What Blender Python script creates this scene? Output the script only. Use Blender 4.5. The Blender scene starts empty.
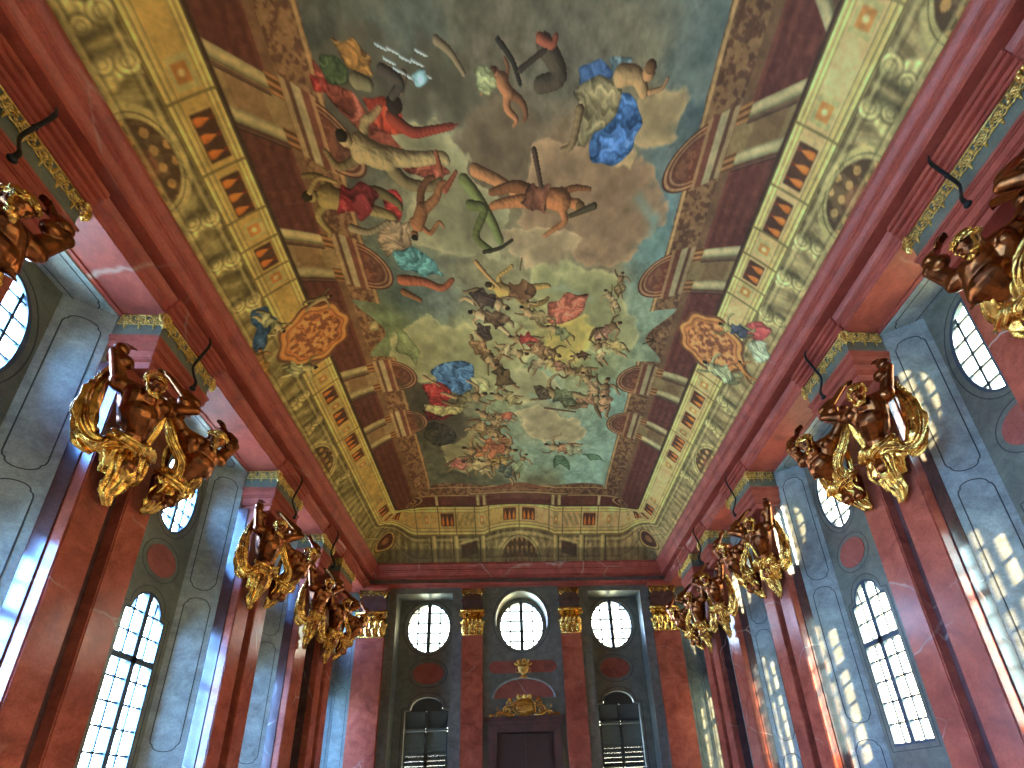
import bpy, bmesh, math, random
import numpy as np
from mathutils import Vector, Matrix
PI = math.pi
C = bpy.context.scene.collection
rnd = random.Random(7)

# ------------------------------------------------------------------ camera
F_PX, PITCH, YAW, ROLL, CAMX, PPX, PPY, EYE = 449.26, .350, .077, -.052, -.276, 547.5, 638.0, 1.6
FWD = np.array([math.sin(YAW)*math.cos(PITCH), math.cos(YAW)*math.cos(PITCH), math.sin(PITCH)])
_rt = np.array([math.cos(YAW), -math.sin(YAW), 0.0]); _up = np.cross(_rt, FWD)
RT = math.cos(ROLL)*_rt + math.sin(ROLL)*_up
UP = -math.sin(ROLL)*_rt + math.cos(ROLL)*_up
CAM = np.array([CAMX, 0, EYE])
cd = bpy.data.cameras.new('camera'); cam = bpy.data.objects.new('camera', cd); C.objects.link(cam)
m = Matrix.Identity(4)
for i in range(3):
    m[i][0], m[i][1], m[i][2], m[i][3] = RT[i], UP[i], -FWD[i], CAM[i]
cam.matrix_world = m
cd.sensor_fit = 'HORIZONTAL'; cd.sensor_width = 36; cd.lens = 36*F_PX/1024
cd.shift_x = (512-PPX)/1024; cd.shift_y = (PPY-384)/1024; cd.clip_start = .05; cd.clip_end = 500
bpy.context.scene.camera = cam

# ------------------------------------------------------------------ dimensions of the hall
HX, YE, YN = 5.5, 15.68, -7.0          # inner edge of the cornice
ZC = 10.6                              # springing of the painted vault
ZB = 9.56                              # underside of the entablature beam
XP = 6.3                               # face of the pilaster shafts
XW = 6.7                               # grey wall plane
XB = 7.25                              # window wall at the back of the bays
YW = 16.1                              # end wall plane
YR = 16.75                             # back of the end wall recesses
# pier: (y0, y1)
PIERS = [(2.35, 4.07), (5.556, 6.745), (9.31, 10.46), (12.06, 12.72), (13.5, 14.6)]
# bays: (front y0, y1, back y0, y1, window centre, half width or 0)
BAYS = [(0.2, 2.35, .3, 2.2, 1.25, .5), (4.07, 5.556, 3.98, 5.22, 4.62, .47), (6.745, 9.31, 7.5, 8.95, 8.3, .5),
        (10.46, 12.06, 10.6, 11.75, 11.2, .42), (12.72, 13.5, 12.72, 13.4, 0, 0), (14.6, 16.1, 14.75, 15.9, 15.3, .42),
        (-2.6, -1.0, -2.5, -1.1, -1.8, .5), (-5.6, -3.9, -5.5, -4.0, -4.75, .5)]
BAYS.sort()

# ------------------------------------------------------------------ helpers
def lin(c):
    c = np.asarray(c, float)/255.0
    return np.where(c <= .04045, c/12.92, ((c+.055)/1.055)**2.4)

def finish(name, bm, mat=None, parent=None, smooth=False, loc=None, recalc=True):
    if recalc: bmesh.ops.recalc_face_normals(bm, faces=bm.faces[:])
    me = bpy.data.meshes.new(name); bm.to_mesh(me); bm.free()
    if smooth: me.shade_smooth()
    if mat: me.materials.append(mat)
    return link(name, me, parent, loc)

def link(name, me, parent=None, loc=None):
    o = bpy.data.objects.new(name, me); C.objects.link(o)
    if parent: o.parent = parent
    if loc: o.location = loc
    return o

def thing(name, label, cat, loc=(0, 0, 0), group=None, rotz=0):
    o = bpy.data.objects.new(name, None); C.objects.link(o); o.location = loc; o.rotation_euler[2] = rotz
    o.empty_display_size = .1
    o['label'] = label; o['category'] = cat
    if group: o['group'] = group
    return o

def tag(o, label, cat, group=None):
    o['label'] = label; o['category'] = cat
    if group: o['group'] = group
    return o

def struct(o):
    o['kind'] = 'structure'; return o

def box(bm, x0, x1, y0, y1, z0, z1):
    v = [bm.verts.new((x, y, z)) for x in (x0, x1) for y in (y0, y1) for z in (z0, z1)]
    for f in ((0, 1, 3, 2), (4, 6, 7, 5), (0, 4, 5, 1), (2, 3, 7, 6), (0, 2, 6, 4), (1, 5, 7, 3)):
        bm.faces.new([v[i] for i in f])

def bevel_box(bm, x0, x1, y0, y1, z0, z1, b=.012):
    n0 = len(bm.verts)
    t = bmesh.new(); box(t, x0, x1, y0, y1, z0, z1)
    bmesh.ops.bevel(t, geom=t.edges[:], offset=b, segments=2, affect='EDGES')
    merge(bm, t)

def merge(bm, t):
    t.verts.index_update(); vs = [bm.verts.new(v.co) for v in t.verts]
    for f in t.faces:
        try: bm.faces.new([vs[v.index] for v in f.verts])
        except ValueError: pass
    t.free()

def prism(bm, pts, z0, z1):
    a = [bm.verts.new((p[0], p[1], z0)) for p in pts]; b = [bm.verts.new((p[0], p[1], z1)) for p in pts]
    n = len(pts)
    bm.faces.new(a); bm.faces.new(b)
    for i in range(n): bm.faces.new((a[i], a[(i+1) % n], b[(i+1) % n], b[i]))

def tube(bm, pts, r, seg=8, caps=True, flat=None):
    """round bar along pts; r a number or a list; flat=(axis vector, factor) squashes it"""
    pts = [Vector(p) for p in pts]; n = len(pts)
    rr = r if isinstance(r, (list, tuple)) else [r]*n
    ref = Vector((0.13, .21, .97)); rings = []
    for i, p in enumerate(pts):
        t = (pts[min(i+1, n-1)]-pts[max(i-1, 0)])
        if t.length < 1e-9: t = Vector((0, 0, 1))
        t.normalize(); a = t.cross(ref)
        if a.length < .05: a = t.cross(Vector((1, 0, 0)))
        a.normalize(); b = t.cross(a); ref = -b if False else b.cross(t) if False else ref
        ring = []
        for k in range(seg):
            w = 2*PI*k/seg; q = (a*math.cos(w)+b*math.sin(w))*rr[i]
            if flat: q = q-flat[0]*(q.dot(flat[0]))*(1-flat[1])
            ring.append(bm.verts.new(p+q))
        rings.append(ring)
    for i in range(n-1):
        for k in range(seg):
            bm.faces.new((rings[i][k], rings[i][(k+1) % seg], rings[i+1][(k+1) % seg], rings[i+1][k]))
    if caps:
        bm.faces.new(rings[0][::-1]); bm.faces.new(rings[-1])

def ball(bm, c, r, sc=(1, 1, 1), rot=None, sub=2):
    mt = Matrix.Translation(Vector(c))
    if rot is not None: mt = mt @ rot
    mt = mt @ Matrix.Diagonal((r*sc[0], r*sc[1], r*sc[2], 1))
    bmesh.ops.create_icosphere(bm, subdivisions=sub, radius=1, matrix=mt)

def capsule(bm, p1, p2, r1, r2, seg=12):
    p1, p2 = Vector(p1), Vector(p2); d = p2-p1; L = d.length
    if L < 1e-6: ball(bm, p1, r1); return
    d.normalize(); pts = []; rs = []
    for i in range(1, 5):
        w = PI/2*i/4; pts.append(p1-d*r1*math.cos(w)); rs.append(r1*math.sin(w))
    for i in range(0, 4):
        w = PI/2*i/4; pts.append(p2+d*r2*math.sin(w)); rs.append(r2*math.cos(w))
    tube(bm, pts, rs, seg)

def frame_sweep(bm, path, prof, closed=False):
    """sweep 2D profile points over a list of corner frames: path = [(origin, outdir)] ; prof=[(o,z)]"""
    rings = [[bm.verts.new(Vector(o)+Vector(d)*p[0]+Vector((0, 0, p[1]))) for p in prof] for o, d in path]
    n = len(rings); m_ = len(prof)
    for i in range(n if closed else n-1):
        a, b = rings[i], rings[(i+1) % n]
        for k in range(m_-1): bm.faces.new((a[k], a[k+1], b[k+1], b[k]))

# ------------------------------------------------------------------ materials
def newmat(name):
    mt = bpy.data.materials.new(name); mt.use_nodes = True
    nt = mt.node_tree; b = nt.nodes['Principled BSDF']; return mt, nt, b

def ramp(nt, fac, stops):
    r = nt.nodes.new('ShaderNodeValToRGB'); e = r.color_ramp.elements
    while len(e) < len(stops): e.new(.5)
    for i, (p, c) in enumerate(stops):
        e[i].position = p; e[i].color = (*c, 1)
    nt.links.new(fac, r.inputs[0]); return r.outputs[0]

def noise(nt, scale, detail=6, rough=.6, dist=0, vec=None):
    n = nt.nodes.new('ShaderNodeTexNoise'); n.inputs['Scale'].default_value = scale
    n.inputs['Detail'].default_value = detail; n.inputs['Roughness'].default_value = rough
    n.inputs['Distortion'].default_value = dist
    if vec: nt.links.new(vec, n.inputs['Vector'])
    return n.outputs['Fac']

def mixc(nt, fac, a, b, mode='MIX'):
    x = nt.nodes.new('ShaderNodeMix'); x.data_type = 'RGBA'; x.blend_type = mode
    for s, v in ((0, fac), (6, a), (7, b)):
        if isinstance(v, (int, float)): x.inputs[s].default_value = v
        elif isinstance(v, (tuple, list)): x.inputs[s].default_value = (*v, 1)
        else: nt.links.new(v, x.inputs[s])
    return x.outputs[2]

def pos(nt):
    g = nt.nodes.new('ShaderNodeNewGeometry'); return g.outputs['Position']

def bump(nt, b, h, strength=.2, dist=.01):
    k = nt.nodes.new('ShaderNodeBump'); k.inputs['Strength'].default_value = strength; k.inputs['Distance'].default_value = dist
    nt.links.new(h, k.inputs['Height']); nt.links.new(k.outputs[0], b.inputs['Normal'])

def veins(nt, vec, scale, width):
    """thin pale irregular veins: distance to distorted voronoi edges"""
    n = nt.nodes.new('ShaderNodeTexNoise'); n.inputs['Scale'].default_value = scale*1.6; n.inputs['Detail'].default_value = 4
    nt.links.new(vec, n.inputs['Vector'])
    ad = nt.nodes.new('ShaderNodeVectorMath'); ad.operation = 'SCALE'; ad.inputs['Scale'].default_value = .9
    nt.links.new(n.outputs['Color'], ad.inputs[0])
    a2 = nt.nodes.new('ShaderNodeVectorMath'); a2.operation = 'ADD'
    nt.links.new(vec, a2.inputs[0]); nt.links.new(ad.outputs[0], a2.inputs[1])
    v = nt.nodes.new('ShaderNodeTexVoronoi'); v.feature = 'DISTANCE_TO_EDGE'; v.inputs['Scale'].default_value = scale
    nt.links.new(a2.outputs[0], v.inputs['Vector'])
    line = ramp(nt, v.outputs['Distance'], [(0, (1, 1, 1)), (width, (0, 0, 0))])
    gate = ramp(nt, noise(nt, scale*.9, 3, .5, 0, vec), [(.53, (0, 0, 0)), (.66, (1, 1, 1))])
    return mixc(nt, 1.0, line, gate, 'MULTIPLY')

def red_marble(name, dark, mid, light, vein=(.55, .35, .27), rough=.16, vs=.55):
    mt, nt, b = newmat(name); p = pos(nt)
    base = ramp(nt, noise(nt, 2.3, 10, .62, .6, p), [(.3, dark), (.5, mid), (.72, light)])
    fine = ramp(nt, noise(nt, 26, 6, .7, .2, p), [(.35, (.72, .7, .7)), (.65, (1.15, 1.12, 1.1))])
    c = mixc(nt, .7, base, fine, 'MULTIPLY')
    c = mixc(nt, veins(nt, p, vs, .012), c, vein)
    nt.links.new(c, b.inputs['Base Color']); b.inputs['Roughness'].default_value = rough
    b.inputs['Specular IOR Level'].default_value = .6
    return mt

def grey_marble(name, dark, mid, light, rough=.28):
    mt, nt, b = newmat(name); p = pos(nt)
    base = ramp(nt, noise(nt, 3.1, 10, .68, .5, p), [(.28, dark), (.5, mid), (.75, light)])
    fine = ramp(nt, noise(nt, 34, 8, .75, .1, p), [(.35, (.72, .72, .72)), (.66, (1.2, 1.2, 1.2))])
    c = mixc(nt, .8, base, fine, 'MULTIPLY')
    nt.links.new(c, b.inputs['Base Color']); b.inputs['Roughness'].default_value = rough
    return mt

def gold(name, dark, light, rough=.27, metal=1.0, sc=9):
    mt, nt, b = newmat(name); p = pos(nt)
    f = noise(nt, sc, 5, .6, .3, p)
    nt.links.new(ramp(nt, f, [(.32, dark), (.62, light)]), b.inputs['Base Color'])
    b.inputs['Metallic'].default_value = metal; b.inputs['Roughness'].default_value = rough
    bump(nt, b, noise(nt, 55, 4, .6, 0, p), .25, .006)
    return mt

def plain(name, col, rough=.5, metal=0):
    mt, nt, b = newmat(name); p = pos(nt)
    c = ramp(nt, noise(nt, 14, 4, .6, 0, p), [(.3, tuple(x*.85 for x in col)), (.7, tuple(min(1, x*1.12) for x in col))])
    nt.links.new(c, b.inputs['Base Color']); b.inputs['Roughness'].default_value = rough; b.inputs['Metallic'].default_value = metal
    return mt

M = {}
PAINT_GAIN = 2.3
M['red'] = red_marble('red_marble', (.24, .046, .026), (.40, .076, .040), (.55, .125, .065), rough=.22)
M['red_cornice'] = red_marble('red_cornice_marble', (.27, .042, .026), (.42, .066, .038), (.54, .105, .06), rough=.5, vs=.35)
M['red_dark'] = red_marble('dark_red_marble', (.07, .028, .024), (.11, .042, .036), (.16, .058, .048), rough=.2)
M['red_panel'] = red_marble('red_inlay_marble', (.22, .05, .036), (.33, .08, .055), (.42, .11, .08), rough=.25)
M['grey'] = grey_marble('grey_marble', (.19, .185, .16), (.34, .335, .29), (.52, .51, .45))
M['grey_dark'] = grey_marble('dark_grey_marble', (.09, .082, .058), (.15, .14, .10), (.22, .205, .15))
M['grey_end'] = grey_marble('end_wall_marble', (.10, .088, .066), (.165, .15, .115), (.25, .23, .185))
M['inlay'] = plain('dark_inlay_line', (.035, .035, .03), .5)
M['gold'] = gold('gilding', (.22, .075, .015), (.95, .50, .11), .25)
M['gold_dark'] = gold('aged_gilding', (.35, .13, .03), (.95, .50, .12), .3)
M['gold_bright'] = gold('bright_gilding', (.55, .26, .05), (1.0, .66, .2), .3, 1, 25)
M['bronze'] = gold('bronzed_gilding', (.09, .026, .011), (.36, .105, .03), .27, 1.0, 6)
M['iron'] = plain('black_iron', (.02, .018, .018), .45, .6)
M['frame'] = plain('dark_window_frame', (.05, .065, .085), .5)
M['shutter'] = plain('shutter_slats', (.05, .055, .05), .5)
M['wood'] = plain('dark_door_wood', (.07, .03, .022), .4)
M['lamp'] = plain('white_lamp_shell', (.7, .7, .68), .4)
mt, nt, b = newmat('floor_marble'); p = pos(nt)
ck = nt.nodes.new('ShaderNodeTexChecker'); ck.inputs['Scale'].default_value = 1.6
ck.inputs[1].default_value = (.86, .60, .36, 1); ck.inputs[2].default_value = (.68, .42, .24, 1); nt.links.new(p, ck.inputs[0])
nt.links.new(mixc(nt, .5, ck.outputs[0], ramp(nt, noise(nt, 3, 8, .6, .4, p), [(.3, (.6, .6, .6)), (.7, (1.1, 1.1, 1.1))]), 'MULTIPLY'), b.inputs['Base Color'])
b.inputs['Roughness'].default_value = .25; M['floor'] = mt
mt, nt, b = newmat('window_glass')
for n in list(nt.nodes):
    if n.type != 'OUTPUT_MATERIAL': nt.nodes.remove(n)
out = [n for n in nt.nodes if n.type == 'OUTPUT_MATERIAL'][0]
tr = nt.nodes.new('ShaderNodeBsdfTransparent'); gl = nt.nodes.new('ShaderNodeBsdfGlossy'); gl.inputs['Roughness'].default_value = .03
tr.inputs[0].default_value = (.93, .97, .95, 1)
mx = nt.nodes.new('ShaderNodeMixShader'); fr = nt.nodes.new('ShaderNodeLayerWeight'); pw = nt.nodes.new('ShaderNodeMath'); pw.operation = 'POWER'; pw.inputs[1].default_value = 5
nt.links.new(fr.outputs['Facing'], pw.inputs[0]); ml = nt.nodes.new('ShaderNodeMath'); ml.operation = 'MULTIPLY_ADD'; ml.inputs[1].default_value = .6; ml.inputs[2].default_value = .04
nt.links.new(pw.outputs[0], ml.inputs[0]); nt.links.new(ml.outputs[0], mx.inputs[0]); nt.links.new(tr.outputs[0], mx.inputs[1]); nt.links.new(gl.outputs[0], mx.inputs[2])
nt.links.new(mx.outputs[0], out.inputs[0]); M['glass'] = mt
mt, nt, b = newmat('ceiling_fresco'); at = nt.nodes.new('ShaderNodeVertexColor'); at.layer_name = 'paint'
p = pos(nt)
nt.links.new(mixc(nt, .35, at.outputs[0], ramp(nt, noise(nt, 7, 8, .7, .3, p), [(.3, (.72, .72, .70)), (.7, (1.15, 1.14, 1.12))]), 'MULTIPLY'), b.inputs['Base Color'])
b.inputs['Roughness'].default_value = .8; b.inputs['Specular IOR Level'].default_value = .2; M['fresco'] = mt

# ------------------------------------------------------------------ the painted vault
RISE, WC = 2.2, 3.2
def vault_h(d):
    q = np.clip(d/WC, 0, 1); return RISE*(1-(1-q)**2.2)
def vault_z(x, y):
    a = vault_h(HX-np.abs(x)); b_ = np.minimum(vault_h(YE-y), vault_h(y-YN)); k = .5
    h = np.clip(.5+.5*(b_-a)/k, 0, 1); q = b_*(1-h)+a*h-k*h*(1-h)
    return ZC+np.maximum(q, 0)
gx = np.concatenate([[-HX-.6, -HX-.02], np.linspace(-HX, HX, 700), [HX+.02, HX+.6]])
gy = np.concatenate([np.arange(YN, 1.2, .07), np.linspace(1.2, YE, 940), [YE+.02, YE+.6]])
GX, GY = np.meshgrid(gx, gy); NY, NX = GX.shape
GZ = vault_z(GX, GY)

def on_vault(px, py):
    """point of the vault seen at a place of the photograph, as (x, y)"""
    d = RT*(px-PPX)/F_PX-UP*(py-PPY)/F_PX+FWD
    ts = np.linspace(1, 45, 1800); P_ = CAM+ts[:, None]*d; P_[:, 0] = np.clip(P_[:, 0], -6, 6)
    g = P_[:, 2]-vault_z(P_[:, 0], P_[:, 1]); i = np.nonzero((g[:-1] < 0) & (g[1:] >= 0))[0]
    i = i[-1] if len(i) and False else (i[0] if len(i) else 900)
    a = g[i]/(g[i]-g[i+1]) if g[i] != g[i+1] else 0
    return P_[i]+(P_[i+1]-P_[i])*a

_lat = {}
def vnoise(x, y, seed):
    if seed not in _lat: _lat[seed] = np.random.RandomState(seed).rand(256, 256)
    L = _lat[seed]; xi, yi = np.floor(x).astype(int), np.floor(y).astype(int); fx, fy = x-xi, y-yi
    fx, fy = fx*fx*(3-2*fx), fy*fy*(3-2*fy); a, b_, c, d = xi & 255, (xi+1) & 255, yi & 255, (yi+1) & 255
    return (L[c, a]*(1-fx)+L[c, b_]*fx)*(1-fy)+(L[d, a]*(1-fx)+L[d, b_]*fx)*fy
def fbm(x, y, s, seed, octv=4):
    o = 0; A = .5; t = 0
    for k in range(octv): o = o+A*vnoise(x*s*2**k+k*17.3, y*s*2**k+k*5.1, seed+k); t += A; A *= .5
    return o/t

COL = np.zeros((NY, NX, 3))
def mixin(sl, mask, col):
    mask = np.clip(mask, 0, 1)[..., None]; COL[sl] = COL[sl]*(1-mask)+np.asarray(col, float)*mask
ALL = (slice(0, NY), slice(0, NX))
def sub(x0, x1, y0, y1):
    i0, i1 = np.searchsorted(gx, [x0, x1]); j0, j1 = np.searchsorted(gy, [y0, y1]); return (slice(j0, j1), slice(i0, i1))
N1 = fbm(GX, GY, 1.1, 11, 5); N2 = fbm(GX+40, GY+9, 5, 31, 4); N3 = fbm(GX+7, GY+70, 18, 51, 3)
WX = GX+(fbm(GX, GY, 2.2, 71, 4)-.5)*.5; WY = GY+(fbm(GX+90, GY, 2.2, 81, 4)-.5)*.5

# --- sky: broad areas of colour (place, colour)
SK = [(330, 110, 70, 66, 58), (420, 60, 84, 84, 74), (500, 70, 88, 76, 62), (480, 110, 78, 62, 48), (560, 55, 82, 74, 62), (590, 60, 96, 86, 72), (700, 60, 82, 88, 84), (705, 110, 74, 86, 88),
      (640, 120, 130, 104, 72), (660, 140, 86, 96, 94), (560, 170, 128, 92, 66), (600, 200, 134, 98, 72), (650, 210, 78, 100, 106), (500, 190, 104, 88, 64), (455, 165, 122, 110, 84), (440, 215, 128, 116, 84),
      (470, 245, 120, 106, 78), (560, 250, 138, 108, 80), (610, 255, 118, 98, 72), (650, 250, 92, 112, 104), (410, 290, 74, 84, 76), (440, 300, 96, 100, 90), (400, 330, 98, 104, 68), (460, 340, 138, 130, 88),
      (430, 350, 118, 112, 74), (560, 280, 116, 118, 90), (600, 300, 134, 122, 84), (640, 310, 112, 122, 98), (570, 325, 168, 138, 72), (560, 350, 176, 142, 70), (520, 370, 120, 116, 82), (600, 360, 118, 120, 84),
      (545, 380, 112, 128, 108), (500, 400, 116, 116, 84), (460, 400, 112, 102, 72), (540, 415, 140, 124, 92), (590, 430, 116, 132, 112), (620, 410, 112, 130, 112), (500, 430, 112, 122, 98), (480, 450, 104, 98, 70),
      (450, 440, 84, 72, 54), (430, 420, 72, 66, 50), (470, 470, 84, 76, 54), (540, 460, 116, 128, 104), (580, 470, 116, 138, 118), (610, 460, 116, 136, 118), (560, 440, 122, 132, 106), (540, 485, 104, 96, 66)]
num = np.zeros((NY, NX, 3)); den = np.zeros((NY, NX))
for (px, py, r_, g_, b_) in SK:
    q = on_vault(px, py); w = 1/((WX-q[0])**2+((WY-q[1])*.8)**2+.03)**1.7; num += w[..., None]*np.array([r_, g_, b_]); den += w
COL[:] = num/den[..., None]
COL *= (1+.5*(N2-.5)+.3*(N1-.5)+.16*(N3-.5))[..., None]

def V(pts): return np.array([on_vault(*p_)[:2] for p_ in pts])
def poly_mask(pts, soft=.012, warp=0):
    x0, y0 = pts.min(0)-.12; x1, y1 = pts.max(0)+.12; sl = sub(x0, x1, y0, y1)
    X_, Y_ = GX[sl], GY[sl]
    if warp: X_ = X_+(WX[sl]-GX[sl])*warp; Y_ = Y_+(WY[sl]-GY[sl])*warp
    ins = np.zeros(X_.shape, bool); dist = np.full(X_.shape, 9.0); n = len(pts)
    for i in range(n):
        (xa, ya), (xb, yb) = pts[i], pts[(i+1) % n]
        if yb != ya: ins ^= ((ya > Y_) != (yb > Y_)) & (X_ < (xb-xa)*(Y_-ya)/(yb-ya)+xa)
        dx, dy = xb-xa, yb-ya; t = np.clip(((X_-xa)*dx+(Y_-ya)*dy)/(dx*dx+dy*dy+1e-12), 0, 1)
        dist = np.minimum(dist, np.hypot(X_-xa-t*dx, Y_-ya-t*dy))
    sd = np.where(ins, dist, -dist); return sl, np.clip(.5+sd/(2*soft), 0, 1), sd
def smooth_loop(pts, n=6):
    out = []; m_ = len(pts)
    for i in range(m_):
        p0, p1, p2, p3 = pts[i-1], pts[i], pts[(i+1) % m_], pts[(i+2) % m_]
        for j in range(n):
            t = j/n; out.append(.5*((2*p1)+(p2-p0)*t+(2*p0-5*p1+4*p2-p3)*t*t+(-p0+3*p1-3*p2+p3)*t**3))
    return np.array(out)
def cloud(px, col, soft=.05, edge=1.0):
    soft = max(soft, .03)
    """billowing patch with a pale upper rim and a dull belly"""
    sl, m_, sd = poly_mask(smooth_loop(V(px)), soft, 1.15)
    m_ = m_*np.clip(.72+1.4*(N2[sl]-.35)+np.clip(sd, 0, .3)*2, 0, 1); col = np.array(col, float)
    n = N2[sl]*.6+N1[sl]*.4; lum = 1+.60*(n-.5)+.20*edge*np.exp(-np.maximum(sd, 0)/.09)-.10*np.clip(sd/.5, 0, 1)
    mixin(sl, m_, col*lum[..., None])
def drape(px, col, ang=0, fr=7, amp=.38, seed=0):
    sl, m_, sd = poly_mask(smooth_loop(jag(V(px), px[0][0]), 3), .010, .16); a = math.radians(ang)
    u = GX[sl]*math.cos(a)+GY[sl]*math.sin(a); v = -GX[sl]*math.sin(a)+GY[sl]*math.cos(a)
    q = (u*.45+.55*(N1[sl]-.5)+.22*(N2[sl]-.5))*fr+seed+.9*np.sin(v*fr*.5+seed*1.7)*(.4+.6*np.sin(u*2+seed)**2); r1 = np.abs((q % 1)-.5)*2; q2 = q*1.7+v*fr*.55+2.6*N1[sl]+1.2*N2[sl]; r2 = np.abs((q2 % 1)-.5)*2
    lum = 1+amp*(.85*(r1-.5)+.75*(r2-.5))-.38*np.exp(-np.maximum(sd, 0)/.03)+.22*(N3[sl]-.5)+.7*(N2[sl]-.5)+.3*(N1[sl]-.5)
    c = np.array(col, float)*lum[..., None]; hi = np.clip(r1*r2-.55, 0, 1)[..., None]*.8; c = c*(1-hi)+np.array([176, 168, 140.])*hi*.6+c*hi*.4
    mixin(sl, m_, np.clip(c, 8, 215))
def jag(P_, s):
    """slightly uneven outline, like cloth edges"""
    r_ = random.Random(int(s)); out = []
    for i in range(len(P_)):
        a, b_ = P_[i], P_[(i+1) % len(P_)]; d = b_-a; nrm = np.array([-d[1], d[0]]); out.append(a); out.append((a+b_)/2+nrm*r_.uniform(-.16, .16))
    return out
def curve(P_, n=5):
    if len(P_) < 3: return P_
    out = []; m_ = len(P_)
    for i in range(m_-1):
        p0, p1, p2, p3 = P_[max(i-1, 0)], P_[i], P_[i+1], P_[min(i+2, m_-1)]
        for j in range(n):
            t = j/n; out.append(.5*((2*p1)+(p2-p0)*t+(2*p0-5*p1+4*p2-p3)*t*t+(-p0+3*p1-3*p2+p3)*t**3))
    out.append(P_[-1]); return np.array(out)
def form(parts, col, lit=.8, rim=1.0):
    """one rounded painted form from several tapering limbs: parts = [(photo places, half width, taper)]"""
    segs = []
    for pts, w, tp in parts:
        P_ = curve(V(pts)); n = len(P_)-1
        for i in range(n): segs.append((P_[i], P_[i+1], w*(1-(1-tp)*i/n), w*(1-(1-tp)*(i+1)/n)))
    X0 = min(min(s[0][0], s[1][0]) for s in segs)-.3; X1 = max(max(s[0][0], s[1][0]) for s in segs)+.3
    Y0 = min(min(s[0][1], s[1][1]) for s in segs)-.3; Y1 = max(max(s[0][1], s[1][1]) for s in segs)+.3
    sl = sub(X0, X1, Y0, Y1); X_, Y_ = GX[sl], GY[sl]
    if X_.size < 9: return
    H = np.zeros(X_.shape)
    for a, b_, w0, w1 in segs:
        d = b_-a; t = np.clip(((X_-a[0])*d[0]+(Y_-a[1])*d[1])/(d@d+1e-9), 0, 1)
        r = np.hypot(X_-a[0]-t*d[0], Y_-a[1]-t*d[1]); w_ = (w0+(w1-w0)*t)*(1+.16*(N2[sl]-.5))
        h = w_*np.sqrt(np.clip(1-(r/w_)**2, 0, 1)); k = .35*max(w0, w1); H = np.where((h > 0) | (H > 0), np.maximum(H, h)+np.maximum(k-np.abs(H-h), 0)**2/(4*k)*((h > 0) & (H > 0)), 0)
    wm = max(s[2] for s in segs); Hn = H+(.10*wm*(N3[sl]-.5)+.20*wm*(N2[sl]-.5))*(H > 0)
    gyy, gxx = np.gradient(Hn); sx, sy = .0157, .0155; nx, ny = -gxx/sx, -gyy/sy; nl = np.sqrt(nx*nx+ny*ny+1)
    s = (nx*-.5+ny*.55+.68)/nl; edge = np.clip(H/(.35*wm), 0, 1)
    lum = .50+lit*np.clip(s, -.2, 1)*.78; mask = np.clip(H/(.12*wm+.004), 0, 1)
    base = np.array(col, float)*lum[..., None]; sh = np.clip(.55-s, 0, 1)[..., None]; base = base*(1-.35*sh)+np.array([70, 40, 26.])*.35*sh
    mixin(sl, mask*(.55+.45*edge), np.clip(base, 6, 205))
def limb(pts, w, col, taper=.6, lit=.35): form([(pts, w*.84, taper)], col, .55+lit*.7)
def blob(px, py, r, col, lit=.35, sq=1): limb([(px-.5*sq, py), (px+.5*sq, py)], r, col, 1, lit)
def person(x, y, s, ang, skin, cloth=None, hair=(52, 36, 26), pose=0, cl=1.0):
    """generic reclining or floating figure about s photo pixels long, body axis at angle ang (degrees)"""
    a = math.radians(ang); ca, sa = math.cos(a), math.sin(a); q = on_vault(x, y); q2 = on_vault(x+1, y); k = float(np.hypot(*(q2-q)[:2]))*s
    T = lambda u, v: (x+s*(u*ca-v*sa), y+s*(u*sa+v*ca)); r_ = random.Random(int(x*7+y*3))
    j = lambda v: (r_.random()-.5)*v; f = -1 if pose % 2 else 1; dk = tuple(c*.72 for c in skin)
    form([([T(.02, .02*f), T(.26, .12*f+j(.1)), T(.48, .03*f+j(.1)), T(.54, -.02*f)], .072*k, .38), ([T(-.2, .05*f), T(-.34, .2*f+j(.1)), T(-.52, .24*f+j(.15))], .042*k, .55)], dk)
    form([([T(-.25, -.05*f), T(-.23, .06*f)], .075*k, 1), ([T(-.24, 0), T(-.1, .01), T(.02, 0)], .105*k, .88), ([T(.02, -.03*f), T(.24, -.1*f+j(.12)), T(.46, -.16*f+j(.12)), T(.53, -.2*f)], .078*k, .36),
          ([T(-.24, -.06*f), T(-.30, -.2*f+j(.1)), T(-.2+j(.2), -.34*f+j(.1)), T(-.18+j(.2), -.4*f)], .047*k, .5), ([T(-.26, 0), T(-.36, 0)], .045*k, 1)], skin)
    if cloth is not None:
        P_ = [T(-.16*cl, -.14), T(-.02, -.12), T(.06, -.24*cl+j(.08)), T(.24*cl, -.16+j(.1)), T(.42*cl, -.1+j(.2)), T(.34*cl, .06), T(.2*cl, .22*cl+j(.1)), T(.06, .1), T(-.1, .16)]; drape(P_, cloth, ang+50, 5/max(k, .25), .42, x)
    hx = T(-.40, -.01*f); blob(hx[0], hx[1], .066*k, skin); hx = T(-.445, -.025*f); blob(hx[0], hx[1], .055*k, hair, .2)

def wisp(pts, w, col, strength=.6):
    P_ = V(pts)
    for i in range(len(P_)-1):
        a, b_ = P_[i], P_[i+1]; W_ = w*2
        sl = sub(min(a[0], b_[0])-W_, max(a[0], b_[0])+W_, min(a[1], b_[1])-W_, max(a[1], b_[1])+W_); X_, Y_ = WX[sl]*.4+GX[sl]*.6, WY[sl]*.4+GY[sl]*.6; d = b_-a
        t = np.clip(((X_-a[0])*d[0]+(Y_-a[1])*d[1])/(d@d+1e-9), 0, 1); r = np.hypot(X_-a[0]-t*d[0], Y_-a[1]-t*d[1]); mixin(sl, strength*np.exp(-(r/w)**2), col)

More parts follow.
